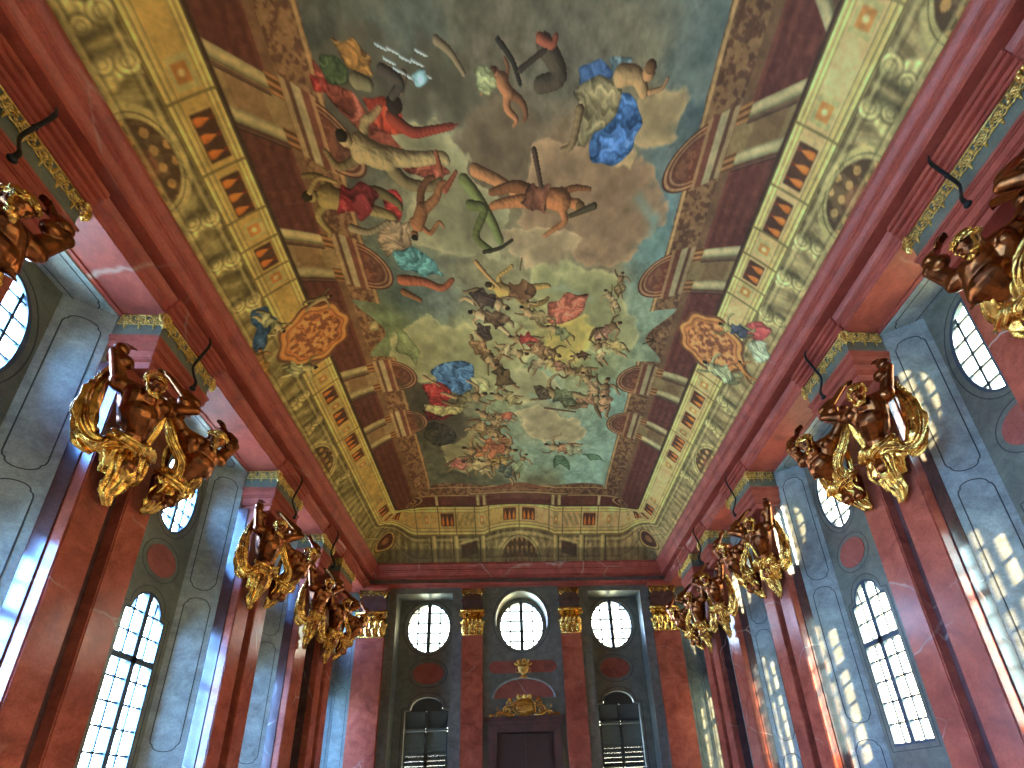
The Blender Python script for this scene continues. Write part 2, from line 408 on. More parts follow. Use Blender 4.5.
# clouds
cloud([(330, 40), (400, 38), (470, 60), (480, 110), (455, 130), (400, 120), (350, 140), (310, 110)], (84, 74, 60), .08, .3)
cloud([(470, 100), (530, 110), (545, 160), (520, 200), (480, 200), (455, 160)], (96, 76, 58), .06, .3)
cloud([(545, 140), (620, 150), (668, 200), (655, 240), (610, 262), (560, 250), (520, 225), (520, 180)], (132, 98, 72), .03)
cloud([(640, 90), (690, 85), (690, 110), (672, 130), (668, 150), (645, 158), (634, 140), (645, 120)], (142, 114, 80), .02)
cloud([(612, 150), (634, 158), (630, 176), (612, 172)], (150, 118, 80), .02)
cloud([(395, 135), (440, 130), (470, 170), (505, 215), (500, 250), (470, 262), (430, 250), (400, 225), (420, 180)], (126, 114, 84), .03)
cloud([(545, 232), (575, 235), (568, 258), (540, 272), (515, 262), (500, 240)], (140, 112, 82), .02)
cloud([(395, 330), (425, 318), (450, 330), (500, 320), (530, 340), (520, 370), (485, 392), (450, 372), (420, 385), (395, 360)], (140, 130, 88), .03)
cloud([(545, 265), (610, 270), (625, 300), (640, 330), (620, 350), (580, 350), (560, 320), (530, 300)], (138, 128, 86), .04)
cloud([(520, 410), (548, 408), (585, 425), (582, 440), (548, 442), (525, 430)], (146, 126, 92), .012)
cloud([(505, 375), (545, 372), (560, 392), (540, 402), (508, 400)], (136, 124, 88), .02)
cloud([(455, 430), (470, 425), (482, 440), (480, 462), (458, 470), (445, 455)], (134, 116, 76), .02)
cloud([(552, 318), (590, 318), (596, 340), (570, 362), (545, 352)], (176, 146, 74), .04, .3)
cloud([(600, 470), (618, 452), (628, 470), (612, 488)], (112, 126, 104), .03, .3)
cloud([(690, 40), (715, 60), (705, 110), (690, 90)], (88, 94, 88), .06, .3)
cloud([(395, 375), (440, 395), (470, 425), (452, 445), (415, 432), (398, 400)], (78, 66, 50), .03, .4)
wisp([(400, 260), (440, 262), (470, 262)], .08, (92, 88, 74)); wisp([(520, 290), (560, 285), (590, 300)], .07, (124, 128, 100)); wisp([(640, 200), (655, 220), (650, 250)], .1, (104, 124, 116))
wisp([(530, 395), (580, 405), (620, 400)], .06, (110, 136, 122)); wisp([(480, 415), (510, 440), (560, 462)], .08, (112, 132, 112), .5)

# architecture, in distance from the cornice (d) and length along it (a)
RC = 1.6
DX = HX-np.abs(GX); DYt = np.minimum(YE-GY, 30); D2 = np.interp(DYt, [0, .6, 1.4, 2.05, 3.4], [0, .42, 1.0, 2.3, 3.6])
D2 = np.where(np.abs(GX) < 1.35, D2-.13*np.cos(np.clip(GX/1.35, -1, 1)*PI/2)**.7*np.clip(D2*2, 0, 1), D2)
GYr = np.where(GY < 3.05, 6.1-GY, GY)
corner = (DX < RC) & (D2 < RC); hyp = np.hypot(RC-DX, RC-D2)
DD = np.where(corner, RC-hyp, np.minimum(DX, D2))
th = np.arctan2(RC-DX, np.maximum(RC-D2, 1e-6))
isend = (~corner) & (D2 < DX)
# leaning of the painted uprights towards a vanishing point over the hall
YWp = np.where(DD > 1, GYr-(np.minimum(DD, 2.8)-1)*.113*(11-GYr), GYr)
AA = np.where(corner, 3.9+th*RC, np.where(isend, np.abs(GX), 6.4+(YE-YWp-1.67)))
AA = np.where(isend & (np.abs(GX) > 3.9), 3.9+(np.abs(GX)-3.9)*.5, AA)
left = GX < 0
G = lambda x, c, w: np.exp(-((x-c)/w)**2)
def step(x, e=.012): return np.clip(.5+x/(2*e), 0, 1)
def within(x, a, b_, e=.012): return step(x-a, e)*step(b_-x, e)
tone = (1+.30*(N2-.5)+.22*(N3-.5)+.2*(N1-.5))[..., None]
def put(mask, col, shade=1.0):
    c = np.asarray(col, float)*tone*(shade if np.isscalar(shade) else shade[..., None]); mm = np.clip(mask, 0, 1)[..., None]; COL[:] = COL*(1-mm)+c*mm
sky_edge = 2.32+.10*np.sin(AA*3.1)*0+.05*(N2-.5)
ycart = 7.5; acart = 6.4+(YE-ycart-1.67)
sidez = (~isend) & (~corner)
sky_edge = np.where(sidez & (np.abs(AA-acart) < .75), 2.0+.25*np.cos((AA-acart)*4), sky_edge)
sky_edge = np.where(isend, 2.34-.12*np.cos(np.abs(AA)*1.3), sky_edge)
wall_m = step(sky_edge-DD, .015)
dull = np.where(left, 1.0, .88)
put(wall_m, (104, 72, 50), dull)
relief = (fbm(GX*1.0, GY, 15, 91, 3)-.5); put(wall_m*(DD > 1.75)*step(relief-.02, .1)*.7, (134, 94, 62), dull); put(wall_m*(DD > 1.75)*step(-relief-.05, .1)*.7, (80, 50, 38), dull)
put(wall_m*within(DD, 2.24, 2.30), (150, 112, 72)); put(wall_m*within(DD, 1.02, 1.62)*.9, (84, 44, 36), 1+.25*np.sin(DD*40)*.3)
put(wall_m*within(DD, 1.08, 1.55)*step(N2-.52, .03)*.5, (64, 34, 30))
# column groups, capitals, entablature blocks and curved pediments
def upright(ac, w, d0, d1, col, zone):
    m_ = within(AA, ac-w, ac+w, .012)*within(DD, d0, d1)*zone; q = np.clip((AA-ac)/w, -1, 1); put(m_, col, np.clip(1.12-.42*q*q+.18*q, .3, 1.4))
for (g0, g1) in ((3.32, 3.98), (5.56, 6.22), (8.58, 9.2), (10.36, 11.0)):
    a0, a1 = 6.4+(YE-g1-1.67), 6.4+(YE-g0-1.67); z = sidez*1.0; mid = (a0+a1)/2
    put(within(AA, a0-.02, a1+.02)*within(DD, 1.0, 1.75)*z, (128, 98, 64), dull)
    put(within(AA, a0+.12, a1-.12)*within(DD, 1.12, 1.5)*z, (116, 84, 56), dull)
    for ac in (a0, a1): upright(ac, .095, 1.0, 1.62, (138, 116, 80) if True else 0, z); put(within(AA, ac-.13, ac+.13)*within(DD, 1.60, 1.76)*z, (112, 72, 44), 1+.3*np.sin(AA*60)); upright(ac-.14, .03, 1.05, 1.6, (76, 52, 40), z)
    for (d0, d1, c) in ((1.76, 1.84, (142, 110, 76)), (1.84, 1.90, (88, 58, 44)), (1.90, 2.02, (152, 128, 92)), (2.02, 2.12, (104, 60, 46)), (2.12, 2.2, (146, 104, 70))):
        put(within(AA, a0-.17-(d1-1.7)*.1, a1+.17+(d1-1.7)*.1)*within(DD, d0, d1)*z, c, dull)
    rr = np.hypot((AA-mid)/.50, (DD-2.2)/.55); pm = step(1-rr, .02)*(DD > 2.18)*z
    put(pm, (92, 52, 40)); put(pm*within(rr, .86, .94), (146, 100, 66)); put(pm*within(rr, .72, .78), (134, 92, 62)); put(pm*(rr < .6)*step(relief, .05)*.6, (124, 76, 52)); put(pm*within(rr, .955, 1.0), (70, 42, 32))
ez = isend*1.0
for ac in (1.28, 1.52): upright(ac, .07, 1.0, 1.7, (140, 116, 76), ez)
put(within(AA, 0, 1.15)*within(DD, 1.35, 1.75)*ez, (88, 54, 42)); put(within(AA, .0, 1.8)*within(DD, 1.75, 1.84)*ez, (138, 108, 70)); put(within(AA, .0, 1.75)*within(DD, 1.95, 2.03)*ez, (124, 82, 56))
put(within(AA, 0, 1.05)*within(DD-.2*np.cos(AA*1.4), 2.0, 2.16)*ez, (112, 66, 46)); put(within(AA, 1.9, 2.9)*within(DD, 1.1, 1.6)*ez, (88, 50, 38)); put(within(AA, 1.85, 3.9)*within(DD, 1.66, 1.72)*ez, (150, 114, 72))
put(within(AA, 3.0, 3.1)*within(DD, 1.0, 1.66)*ez, (150, 126, 84))
rr = np.hypot((AA-4.3)/.75, (DD-1.45)/.42); cz = np.where(corner | isend, 1.0, 0.0); put(cz*step(1-rr, .03), (70, 44, 34)); put(cz*within(rr, .6, .72), (124, 84, 54)); put(cz*within(rr, .9, 1.0), (136, 100, 64)); put(cz*(rr < .35)*step(relief, .05), (158, 118, 74))
# balustrade
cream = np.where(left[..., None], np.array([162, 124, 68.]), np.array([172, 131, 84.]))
bal = within(DD, .42, 1.0)*np.where(sidez & (np.abs(AA-acart) < .52), 0, 1)
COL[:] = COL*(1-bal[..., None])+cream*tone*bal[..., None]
for (d0, d1, s_) in ((.42, .45, .62), (.45, .49, 1.12), (.49, .51, .66), (.51, .55, 1.0), (.555, .57, .72), (.87, .885, .7), (.885, .93, 1.12), (.93, .945, .66), (.945, .985, 1.15), (.985, 1.01, .5)):
    put(bal*within(DD, d0, d1, .008), (166, 134, 78), s_)
put(within(DD, 1.0, 1.05)*np.where(sidez & (np.abs(AA-acart) < .52), 0, 1)*wall_m, (58, 40, 30))
def baluster_panel(ac, hw):
    z = within(AA, ac-hw, ac+hw)*within(DD, .6, .85)
    put(z, (70, 44, 32)); n = max(2, int(round(hw*2/.16)))
    for k in range(n):
        u = ac-hw+(k+.5)*2*hw/n; prof_ = .05*(.55+.45*np.sin((DD-.6)/.25*PI*1.6+.5)); put(z*step(prof_-np.abs(AA-u), .01)*within(DD, .61, .79), (164, 84, 36), 1.15-4*np.abs(AA-u-.01)); put(z*step(.026-np.hypot(AA-u, DD-.82), .008), (96, 44, 28))
def small_panel(ac, hw):
    z = within(AA, ac-hw, ac+hw)*within(DD, .6, .85); put(z, (152, 128, 80)); put(within(AA, ac-hw*.6, ac+hw*.6)*within(DD, .64, .80), (156, 96, 48)); put(step(.035-np.hypot(AA-ac, DD-.72), .015), (176, 146, 96))
S2A = lambda y: 6.4+(YE-y-1.67)
for y_, hw in ((4.15, .27), (4.87, .27), (5.78, .17), (8.86, .18), (9.55, .2), (10.42, .22), (10.95, .15)): baluster_panel(S2A(y_), hw)
for y_, hw in ((3.5, .16), (5.36, .12), (6.14, .12), (8.4, .12), (9.2, .1), (9.98, .1), (11.35, .12)): small_panel(S2A(y_), hw)
for a_ in (.36, 2.72, 5.15, 5.95, 6.75): baluster_panel(a_, .24 if a_ < 3 else .2)
for a_ in (1.42, 3.5, 4.55, 5.55, 6.35, 7.3): small_panel(a_, .12)
for y_ in (3.72, 5.14, 5.56, 6.0, 6.32, 8.2, 8.6, 10.15, 4.5): put(bal*within(AA, S2A(y_)-.015, S2A(y_)+.015), (104, 82, 48))
for a_ in (0, 1.15, 1.68, 2.4, 3.05, 3.9): put(bal*within(AA, a_-.02, a_+.02), (98, 78, 46))
put(bal*within(AA, 1.7, 2.4)*within(DD, .6, .85)*step(np.sin(AA*30+DD*24), .4)*.6, (124, 100, 58))
# consoles, arches and carved ground under the balustrade
low = step(.42-DD, .01)*np.where(corner, 1, 1)*step(HX-np.abs(GX), .01)
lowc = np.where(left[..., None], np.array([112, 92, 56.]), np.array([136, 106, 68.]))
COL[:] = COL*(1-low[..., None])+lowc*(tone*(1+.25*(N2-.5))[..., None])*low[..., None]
fan = np.sin(AA*24+DD*10*np.sin(AA*2.3)); put(low*step(fan-.55, .25)*.42, (76, 60, 38)); put(low*step(-fan-.7, .2)*.4, (160, 136, 86))
put(low*G(DD, .42, .05)*.7, (66, 52, 34))
for ac, ra, rd in ((S2A(4.12), .62, .40), (S2A(10.25), .62, .38), (0, .95, .38), (S2A(7.5)+3.0*0, .01, .01)):
    rr = np.hypot((AA-ac)/ra, DD/rd); z = low
    put(z*step(1-rr, .03), (158, 132, 82)); put(z*within(rr, .84, .87), (96, 76, 46)); put(z*step(.76-rr, .02), (72, 48, 32)); put(z*(rr < .74)*step(np.sin((AA-ac)*17+DD*22)*np.sin((AA-ac)*17-DD*22)-.35, .15), (150, 104, 58)); put(z*step(.3-rr, .04), (112, 62, 42))
for y_ in (3.25, 4.95, 5.55, 6.25, 8.45, 9.2, 11.2):
    ac = S2A(y_); cx_ = ac+.05*np.sin(DD*16+y_); q = (AA-cx_)/.12
    put(low*within(DD, .04, .40)*step(1-np.abs(q), .2)*.8, (146, 122, 76), np.clip(1.1-.45*q, .4, 1.4)*(1+.18*np.sin(DD*70)))
    for (oa, od, ro) in ((.0, .32, .11), (.05, .12, .08)):
        rr = np.hypot(AA-ac-oa, (DD-od)*1.0); put(low*step(ro-rr, .02)*.85, (150, 126, 80), np.clip(1.15-6*(AA-ac-oa), .5, 1.4)); put(low*within(rr, ro*.45, ro*.62)*.7, (84, 66, 42)); put(low*within(rr, ro, ro+.02)*.6, (70, 56, 38))
    put(low*step(.03-np.abs(AA-ac-.13), .03)*within(DD, .06, .4)*.7, (66, 54, 36))
rib = fbm(GX, GY, 11, 131, 3)-.5; put(low*step(rib-.08, .06)*.22, (156, 132, 86)); put(low*step(-rib-.08, .06)*.25, (72, 56, 36))
for d0, d1, c, o in ((.34, .37, (160, 134, 84), .7), (.30, .315, (64, 50, 32), .6), (.02, .05, (150, 124, 78), .6), (.06, .075, (66, 52, 34), .6)): put(low*within(DD, d0, d1)*o, c)
for a_ in (1.42, 2.45, 3.3): put(ez*low*step(.09-np.abs(AA-a_), .012), (164, 136, 82), 1.15-4*np.abs(AA-a_+.03)); put(ez*low*within(AA, a_+.09, a_+.13), (62, 48, 32))
put(ez*low*within(AA, 1.65, 2.25)*within(DD-.12*(2.25-AA), .06, .26), (70, 48, 34)); put(ez*low*within(AA, 1.6, 2.3)*within(DD-.12*(2.25-AA), .28, .31), (166, 138, 84))
rr = np.hypot(DX-.42, (YE-GY)-.66); put(step(.33-rr, .012), (150, 112, 64)); put(step(.27-rr, .01), (70, 40, 30)); put(step(.12-rr, .02), (118, 72, 42)); put(within(rr, .33, .36), (72, 54, 34))
put(step(.30-(YE-GY), .03)*(1-0)*.55, (58, 46, 34))
# great cartouches at mid length
for sx in (-1, 1):
    cxc, cyc = sx*(HX-.92), 7.42; z = (GX*sx > 0)*1.0; an = np.arctan2(GY-cyc, (GX-cxc)*.8)
    rr = np.hypot((GX-cxc)/.60, (GY-cyc)/.50)/(1+.055*np.cos(an*8)); z = z*(np.abs(GY-cyc) < 1.2)
    put(z*step(1.12-rr, .02), (96, 58, 38)); put(z*step(1.03-rr, .02), (176, 108, 58)); put(z*step(.9-rr, .02), (120, 66, 42)); put(z*step(.86-rr, .02), (158, 92, 52)); put(z*(rr < .78)*step(relief-.03, .05), (112, 62, 42)); put(z*(rr < .78)*step(-relief-.1, .05), (178, 116, 68))
# seated figures beside the cartouches
drape([(250, 312), (268, 306), (278, 318), (268, 336), (262, 352), (252, 350), (256, 330)], (48, 66, 92), 60, 9); person(272, 322, 34, 215, (156, 134, 92), (150, 138, 100)); person(318, 300, 30, 160, (138, 112, 76)); person(262, 362, 30, 80, (140, 92, 54), (150, 104, 52)); person(300, 368, 36, 175, (160, 140, 94), (150, 136, 96))
drape([(745, 326), (762, 322), (772, 330), (758, 342), (746, 338)], (170, 70, 62), 30, 9); drape([(748, 344), (765, 342), (770, 356), (756, 362)], (168, 160, 124), 70, 9); person(735, 330, 36, 20, (150, 128, 80), (66, 62, 70)); person(720, 372, 40, 30, (150, 134, 92), (156, 144, 104)); person(745, 372, 26, 60, (162, 96, 48))

# --- the airy company on the clouds (generic painted figures)
SKN = (158, 112, 68); SKD = (128, 74, 44); SKR = (150, 78, 46)
drape([(312, 60), (325, 72), (340, 88), (365, 110), (395, 140), (430, 160), (450, 172), (440, 182), (405, 170), (370, 150), (345, 118), (322, 88)], (140, 62, 46), 50, 5, .45)
drape([(320, 56), (336, 58), (348, 70), (346, 84), (330, 86), (322, 72)], (74, 86, 52), 20, 6, .25); drape([(310, 74), (326, 80), (330, 92), (316, 92)], (132, 44, 38), 20, 6)
drape([(330, 38), (352, 38), (370, 56), (372, 76), (352, 72), (340, 56)], (150, 96, 44), 70, 7); limb([(356, 80), (368, 84)], .13, (120, 104, 72), .8)
drape([(362, 98), (384, 98), (402, 112), (408, 132), (392, 136), (372, 122)], (164, 52, 32), 40, 6, .4); limb([(392, 118), (412, 132), (432, 130), (452, 126)], .12, (142, 50, 34), .45); limb([(448, 128), (458, 124)], .035, (132, 52, 36), .5); blob(394, 104, .15, (52, 38, 30), .2)
limb([(400, 90), (404, 74)], .08, (104, 82, 62), .9)
person(385, 158, 110, 24, (160, 128, 84), None, (44, 34, 28)); drape([(382, 196), (396, 190), (402, 204), (398, 222), (386, 212)], (168, 44, 40), 70, 9)
person(350, 200, 96, 8, (138, 112, 66), (124, 40, 40), (50, 40, 28), 1, .7); limb([(310, 192), (318, 178), (336, 182)], .06, (142, 112, 68), .6)
person(422, 210, 64, -72, (150, 88, 52), None, (38, 30, 24), 1); limb([(440, 170), (436, 152)], .07, (140, 68, 44), .6); limb([(445, 190), (456, 172)], .07, (140, 68, 44), .6)
drape([(378, 232), (394, 220), (410, 222), (412, 244), (398, 250), (388, 258), (380, 248)], (146, 112, 82), 50, 8); limb([(352, 228), (370, 232), (388, 222)], .09, (138, 114, 84), .6)
drape([(392, 252), (412, 246), (434, 262), (444, 276), (424, 276), (402, 270)], (72, 118, 118), 30, 7, .4); limb([(402, 280), (424, 282), (442, 288), (452, 280)], .14, (160, 78, 50), .5); limb([(404, 292), (420, 300)], .10, (128, 78, 46), .7)
drape([(368, 316), (378, 322), (380, 330), (370, 330)], (128, 110, 74), 20, 9)
drape([(392, 322), (404, 330), (420, 352), (416, 366), (396, 350)], (116, 118, 74), 60, 4, .15)
limb([(475, 170), (500, 182), (515, 192)], .13, (164, 100, 60), .8); person(540, 198, 92, 188, (162, 92, 52), (112, 62, 44), (110, 74, 40), 0, .5); limb([(534, 150), (538, 170), (541, 186)], .06, (72, 50, 40), .9); limb([(570, 216), (594, 206)], .05, (72, 58, 40), 1.6)
limb([(464, 180), (478, 198), (492, 222), (500, 240)], .13, (104, 106, 58), .8); limb([(470, 205), (484, 210), (476, 236), (490, 250)], .11, (88, 88, 46), .7); limb([(484, 252), (500, 248), (512, 240)], .05, (54, 48, 32), .8)
person(508, 92, 60, 60, (156, 92, 58), None, (90, 50, 34), 1); drape([(474, 68), (488, 66), (496, 88), (488, 96), (476, 84)], (126, 122, 84), 50, 9)
limb([(498, 40), (512, 60), (520, 84)], .05, (46, 38, 32), .8); limb([(545, 45), (560, 75), (540, 85)], .16, (72, 58, 46), .8); limb([(520, 70), (532, 60), (545, 50)], .05, (60, 46, 38), .8)
drape([(580, 66), (600, 58), (612, 72), (606, 90), (590, 92), (580, 84)], (62, 90, 142), 40, 6); drape([(610, 56), (632, 56), (628, 66), (612, 74)], (104, 124, 136), 20, 6)
drape([(616, 92), (636, 100), (644, 124), (632, 150), (612, 166), (592, 162), (590, 142), (604, 122)], (54, 88, 142), 60, 4.5, .5)
drape([(574, 92), (598, 74), (620, 80), (618, 110), (600, 130), (586, 146), (576, 144), (580, 118)], (128, 108, 76), 70, 5, .4); limb([(622, 76), (636, 76), (644, 92)], .17, (166, 122, 80), .6); blob(649, 73, .115, (164, 110, 72)); blob(651, 67, .10, (104, 68, 44)); limb([(650, 92), (662, 88), (668, 78)], .05, (162, 112, 76), .6); limb([(580, 110), (572, 144), (562, 150)], .09, (124, 94, 64), .6)
for q in ((376, 44), (388, 48), (400, 56), (412, 60), (394, 68), (408, 76), (420, 72), (384, 58), (416, 50)): limb([q, (q[0]+11, q[1]+6)], .028, (176, 182, 186), .7, .1)
drape([(410, 74), (424, 70), (428, 80), (416, 86)], (128, 164, 176), 40, 8, .2); limb([(382, 70), (400, 82), (392, 96)], .10, (72, 60, 52), .7)
limb([(436, 40), (450, 52), (464, 74)], .075, (120, 96, 70), .6); limb([(540, 38), (552, 44), (556, 36)], .08, (140, 66, 48), .6)
# middle company
person(515, 292, 62, 12, (172, 128, 66), (104, 68, 44), (64, 44, 28), 0, .8); limb([(476, 262), (486, 274), (500, 288)], .06, (166, 116, 66), .7); limb([(520, 270), (522, 258)], .02, (96, 66, 40), 1)
person(488, 300, 48, 200, (170, 132, 92), (76, 56, 50)); person(490, 318, 46, 20, (176, 138, 100), (88, 62, 46), (46, 32, 28), 1); drape([(478, 322), (490, 326), (492, 338), (482, 340)], (60, 44, 38), 80, 12)
drape([(548, 302), (566, 292), (588, 294), (584, 310), (566, 322), (548, 322)], (166, 80, 60), 30, 7, .4); person(535, 316, 36, 30, (160, 120, 80), (120, 96, 62))
for i, (x_, y_, s_, a_, c_) in enumerate(((525, 340, 34, 10, (150, 50, 44)), (512, 352, 34, 190, (140, 116, 80)), (545, 350, 36, 200, (146, 100, 66)), (560, 332, 30, 30, (128, 122, 82)), (500, 372, 44, 60, (92, 68, 44)), (484, 352, 40, 230, (120, 84, 52)),
        (606, 330, 36, 150, (150, 96, 76)), (612, 345, 34, 20, (164, 132, 78)), (600, 352, 28, 80, (156, 124, 84)), (580, 356, 20, 0, (84, 56, 38)), (578, 372, 36, 10, (124, 94, 56)), (590, 384, 30, 60, (146, 110, 78)), (604, 396, 40, 100, (150, 104, 72)), (588, 400, 36, 170, (138, 94, 66)),
        (540, 362, 28, 140, (160, 130, 92)), (556, 364, 26, 30, (150, 96, 70)), (620, 284, 26, 100, (158, 122, 76)), (612, 300, 26, 60, (148, 116, 80)))):
    person(x_, y_, s_, a_, (150, 116, 76) if i % 2 else (134, 96, 62), c_, (70, 48, 32), i)
person(560, 396, 50, 20, (142, 112, 72), (84, 84, 58), (80, 66, 42), 0, .9); drape([(533, 386), (548, 390), (552, 398), (540, 400)], (84, 66, 50), 30, 12); limb([(545, 408), (575, 412)], .045, (96, 66, 46), .8)
drape([(430, 372), (448, 362), (472, 364), (474, 376), (466, 396), (452, 392), (438, 384)], (66, 100, 140), 50, 6, .5); drape([(422, 386), (440, 382), (452, 396), (448, 408), (430, 404)], (164, 46, 40), 40, 8, .4); drape([(424, 404), (446, 406), (468, 404), (462, 412), (440, 416), (426, 414)], (168, 144, 88), 90, 8, .4)
drape([(422, 410), (440, 416), (456, 416), (444, 420), (428, 420)], (100, 34, 32), 20, 9); drape([(470, 378), (488, 380), (490, 388), (474, 396)], (158, 144, 96), 30, 8); person(466, 398, 44, 170, (150, 110, 70), (140, 116, 74), (66, 46, 32), 1, .6)
limb([(424, 376), (440, 386)], .05, (148, 104, 70), .6); person(505, 398, 32, 15, (146, 112, 70), (128, 108, 68))
drape([(430, 422), (452, 428), (456, 440), (438, 446), (424, 436)], (58, 50, 40), 20, 9, .2)
for i, (x_, y_, s_, a_, c_) in enumerate(((490, 418, 34, 30, (134, 102, 68)), (504, 416, 24, 0, (160, 76, 54)), (488, 430, 40, 200, (128, 96, 60)), (502, 440, 22, 20, (140, 86, 52)), (482, 452, 42, 10, (164, 90, 48)), (498, 448, 40, 190, (158, 84, 54)), (464, 462, 36, 170, (150, 80, 66)), (478, 466, 34, 20, (158, 128, 84)), (496, 462, 32, 0, (152, 110, 56)), (504, 470, 30, 40, (76, 76, 62)), (520, 464, 26, 120, (112, 112, 78)))):
    person(x_, y_, s_, a_, (148, 108, 68), c_, (70, 48, 32), i)
person(562, 448, 36, 10, (150, 116, 80), (146, 94, 64), (60, 44, 30), 0, .7); drape([(566, 444), (580, 446), (582, 454), (570, 456)], (148, 140, 104), 20, 9, .2); drape([(555, 456), (564, 456), (570, 470), (560, 464), (554, 468)], (72, 92, 66), 60, 12, .2); drape([(582, 454), (600, 456), (606, 462), (590, 460)], (76, 98, 72), 20, 12, .2)
wisp([(440, 476), (455, 470), (470, 478)], .09, (60, 56, 44)); wisp([(398, 380), (412, 410), (430, 440)], .08, (70, 60, 46), .5)
for q in ((646, 338), (652, 334), (656, 342), (650, 346), (643, 344)): limb([(654, 340), q], .02, (62, 48, 30), 1, .1)

gray = COL.mean(-1, keepdims=True)*np.array([1.04, .98, .86]); sat = np.where(wall_m[..., None] > .5, .95, .80); COL = COL*sat+gray*(1-sat)
lin_ = lin(np.clip(COL, 0, 235)); COLF = np.clip(lin_*PAINT_GAIN*np.array([1.0, .93, .74]), 0, .9)
verts = np.stack([GX, GY, GZ], -1).reshape(-1, 3)
idx = np.arange(NY*NX).reshape(NY, NX)
quads = np.stack([idx[:-1, :-1], idx[1:, :-1], idx[1:, 1:], idx[:-1, 1:]], -1).reshape(-1, 4)
me = bpy.data.meshes.new('ceiling'); me.vertices.add(len(verts)); me.vertices.foreach_set('co', verts.astype(np.float32).ravel())
me.loops.add(quads.size); me.loops.foreach_set('vertex_index', quads.ravel().astype(np.int32))
me.polygons.add(len(quads)); me.polygons.foreach_set('loop_start', np.arange(0, quads.size, 4, dtype=np.int32)); me.update()
me.shade_smooth()
ca_ = me.color_attributes.new('paint', 'FLOAT_COLOR', 'POINT'); ca_.data.foreach_set('color', np.concatenate([COLF.reshape(-1, 3), np.ones((len(verts), 1))], 1).astype(np.float32).ravel())
me.materials.append(M['fresco']); struct(link('ceiling', me))

# ------------------------------------------------------------------ floor, beam and cornice
bm = bmesh.new(); box(bm, -8, 8, YN-2.3, 17.5, -.2, 0); struct(finish('floor', bm, M['floor']))

def rect_path(x, y0, y1):
    return [((-x, y0, 0), (-1, -1, 0)), ((-x, y1, 0), (-1, 1, 0)), ((x, y1, 0), (1, 1, 0)), ((x, y0, 0), (1, -1, 0))]
# profile: o = distance outwards from the inner cornice edge
prof = [(1.22, ZB-.03), (1.13, ZB-.03), (1.13, ZB), (.46, ZB), (.46, ZB+.05), (.43, ZB+.07), (.43, ZB+.13), (.40, ZB+.15), (.37, ZB+.16),
        (.36, ZB+.22), (.33, ZB+.27), (.30, ZB+.30), (.31, ZB+.32), (.60, ZB+.33), (.62, ZB+.49), (.58, ZB+.50), (.22, ZB+.51), (.22, ZB+.60), (.20, ZB+.615),
        (.19, ZB+.64), (.15, ZB+.70), (.145, ZB+.735), (.11, ZB+.75), (.11, ZB+.81), (.085, ZB+.82), (.07, ZB+.86), (.02, ZB+.93), (.0, ZB+.945), (0, ZC-.012), (.01, ZC-.004), (.25, ZC-.004), (1.3, ZC-.004)]
bm = bmesh.new(); frame_sweep(bm, rect_path(HX, YN, YE), prof, True)
for f in bm.faces: f.smooth = False
struct(finish('trim_1', bm, M['red_cornice']))

# ------------------------------------------------------------------ side walls
def ell(cy, cz, ry, rz, n=40): return [(cy+ry*math.cos(2*PI*i/n), cz+rz*math.sin(2*PI*i/n)) for i in range(n)]
def arch_loop(cy, hw, z0, zs, zt):
    """round-shouldered head: little square shoulder then a raised arc"""
    r = hw*.74; n = 14
    return [(cy-hw, z0), (cy+hw, z0), (cy+hw, zs), (cy+r, zs+.02)] + \
        [(cy+r*math.cos(PI*i/n), zs+.06+(zt-zs-.06)*math.sin(PI*i/n)) for i in range(n+1)] + [(cy-r, zs+.02), (cy-hw, zs)]

def holed_slab(bm, outer, holes, to3, d0, d1, splay=None):
    """slab in a plane with holes, thick from d0 to d1; to3(u, v, d) gives the point"""
    holes1 = splay or holes     # openings may widen outwards, a splay added to let daylight onto the jambs
    for d in (d0, d1):
        t = bmesh.new(); es = []
        for loop in [outer]+(holes if d == d0 else holes1):
            vs = [t.verts.new((p_[0], p_[1], 0)) for p_ in loop]
            for i in range(len(vs)): es.append(t.edges.new((vs[i], vs[(i+1) % len(vs)])))
        bmesh.ops.triangle_fill(t, use_beauty=True, use_dissolve=False, edges=es)
        t.verts.index_update(); nv = [bm.verts.new(to3(v.co.x, v.co.y, d)) for v in t.verts]
        for f in t.faces: bm.faces.new([nv[v.index] for v in f.verts])
        t.free()
    for loop, loop1 in zip([outer]+holes, [outer]+holes1):
        a = [bm.verts.new(to3(p_[0], p_[1], d0)) for p_ in loop]; b_ = [bm.verts.new(to3(p_[0], p_[1], d1)) for p_ in loop1]
        for i in range(len(loop)):
            j = (i+1) % len(loop); bm.faces.new((a[i], a[j], b_[j], b_[i]))

OVZ, OVH = 8.14, .99        # side upper windows: centre height, half height
AR = (2.3, 5.34, 5.78)      # lower windows: sill, shoulder, crown
win_n = [0]
def loop_ring(bm, loop, w, to3, d0, d1, cu, cv, grow=0):
    """flat frame following a loop, width w towards the centre, a little outwards too"""
    inner = []; loop = [(u+(u-cu)/math.hypot(u-cu, v-cv)*grow, v+(v-cv)/math.hypot(u-cu, v-cv)*grow) for u, v in loop]; w = w+grow
    for (u, v) in loop:
        du, dv = cu-u, cv-v; L = math.hypot(du, dv); inner.append((u+du/L*w, v+dv/L*w))
    n = len(loop)
    for i in range(n):
        j = (i+1) % n
        q = [loop[i], loop[j], inner[j], inner[i]]
        a = [bm.verts.new(to3(*p_, d0)) for p_ in q]; b_ = [bm.verts.new(to3(*p_, d1)) for p_ in q]
        bm.faces.new(a); bm.faces.new(b_[::-1])
        for k in (0, 2): bm.faces.new((a[k], a[(k+1) % 4], b_[(k+1) % 4], b_[k]))

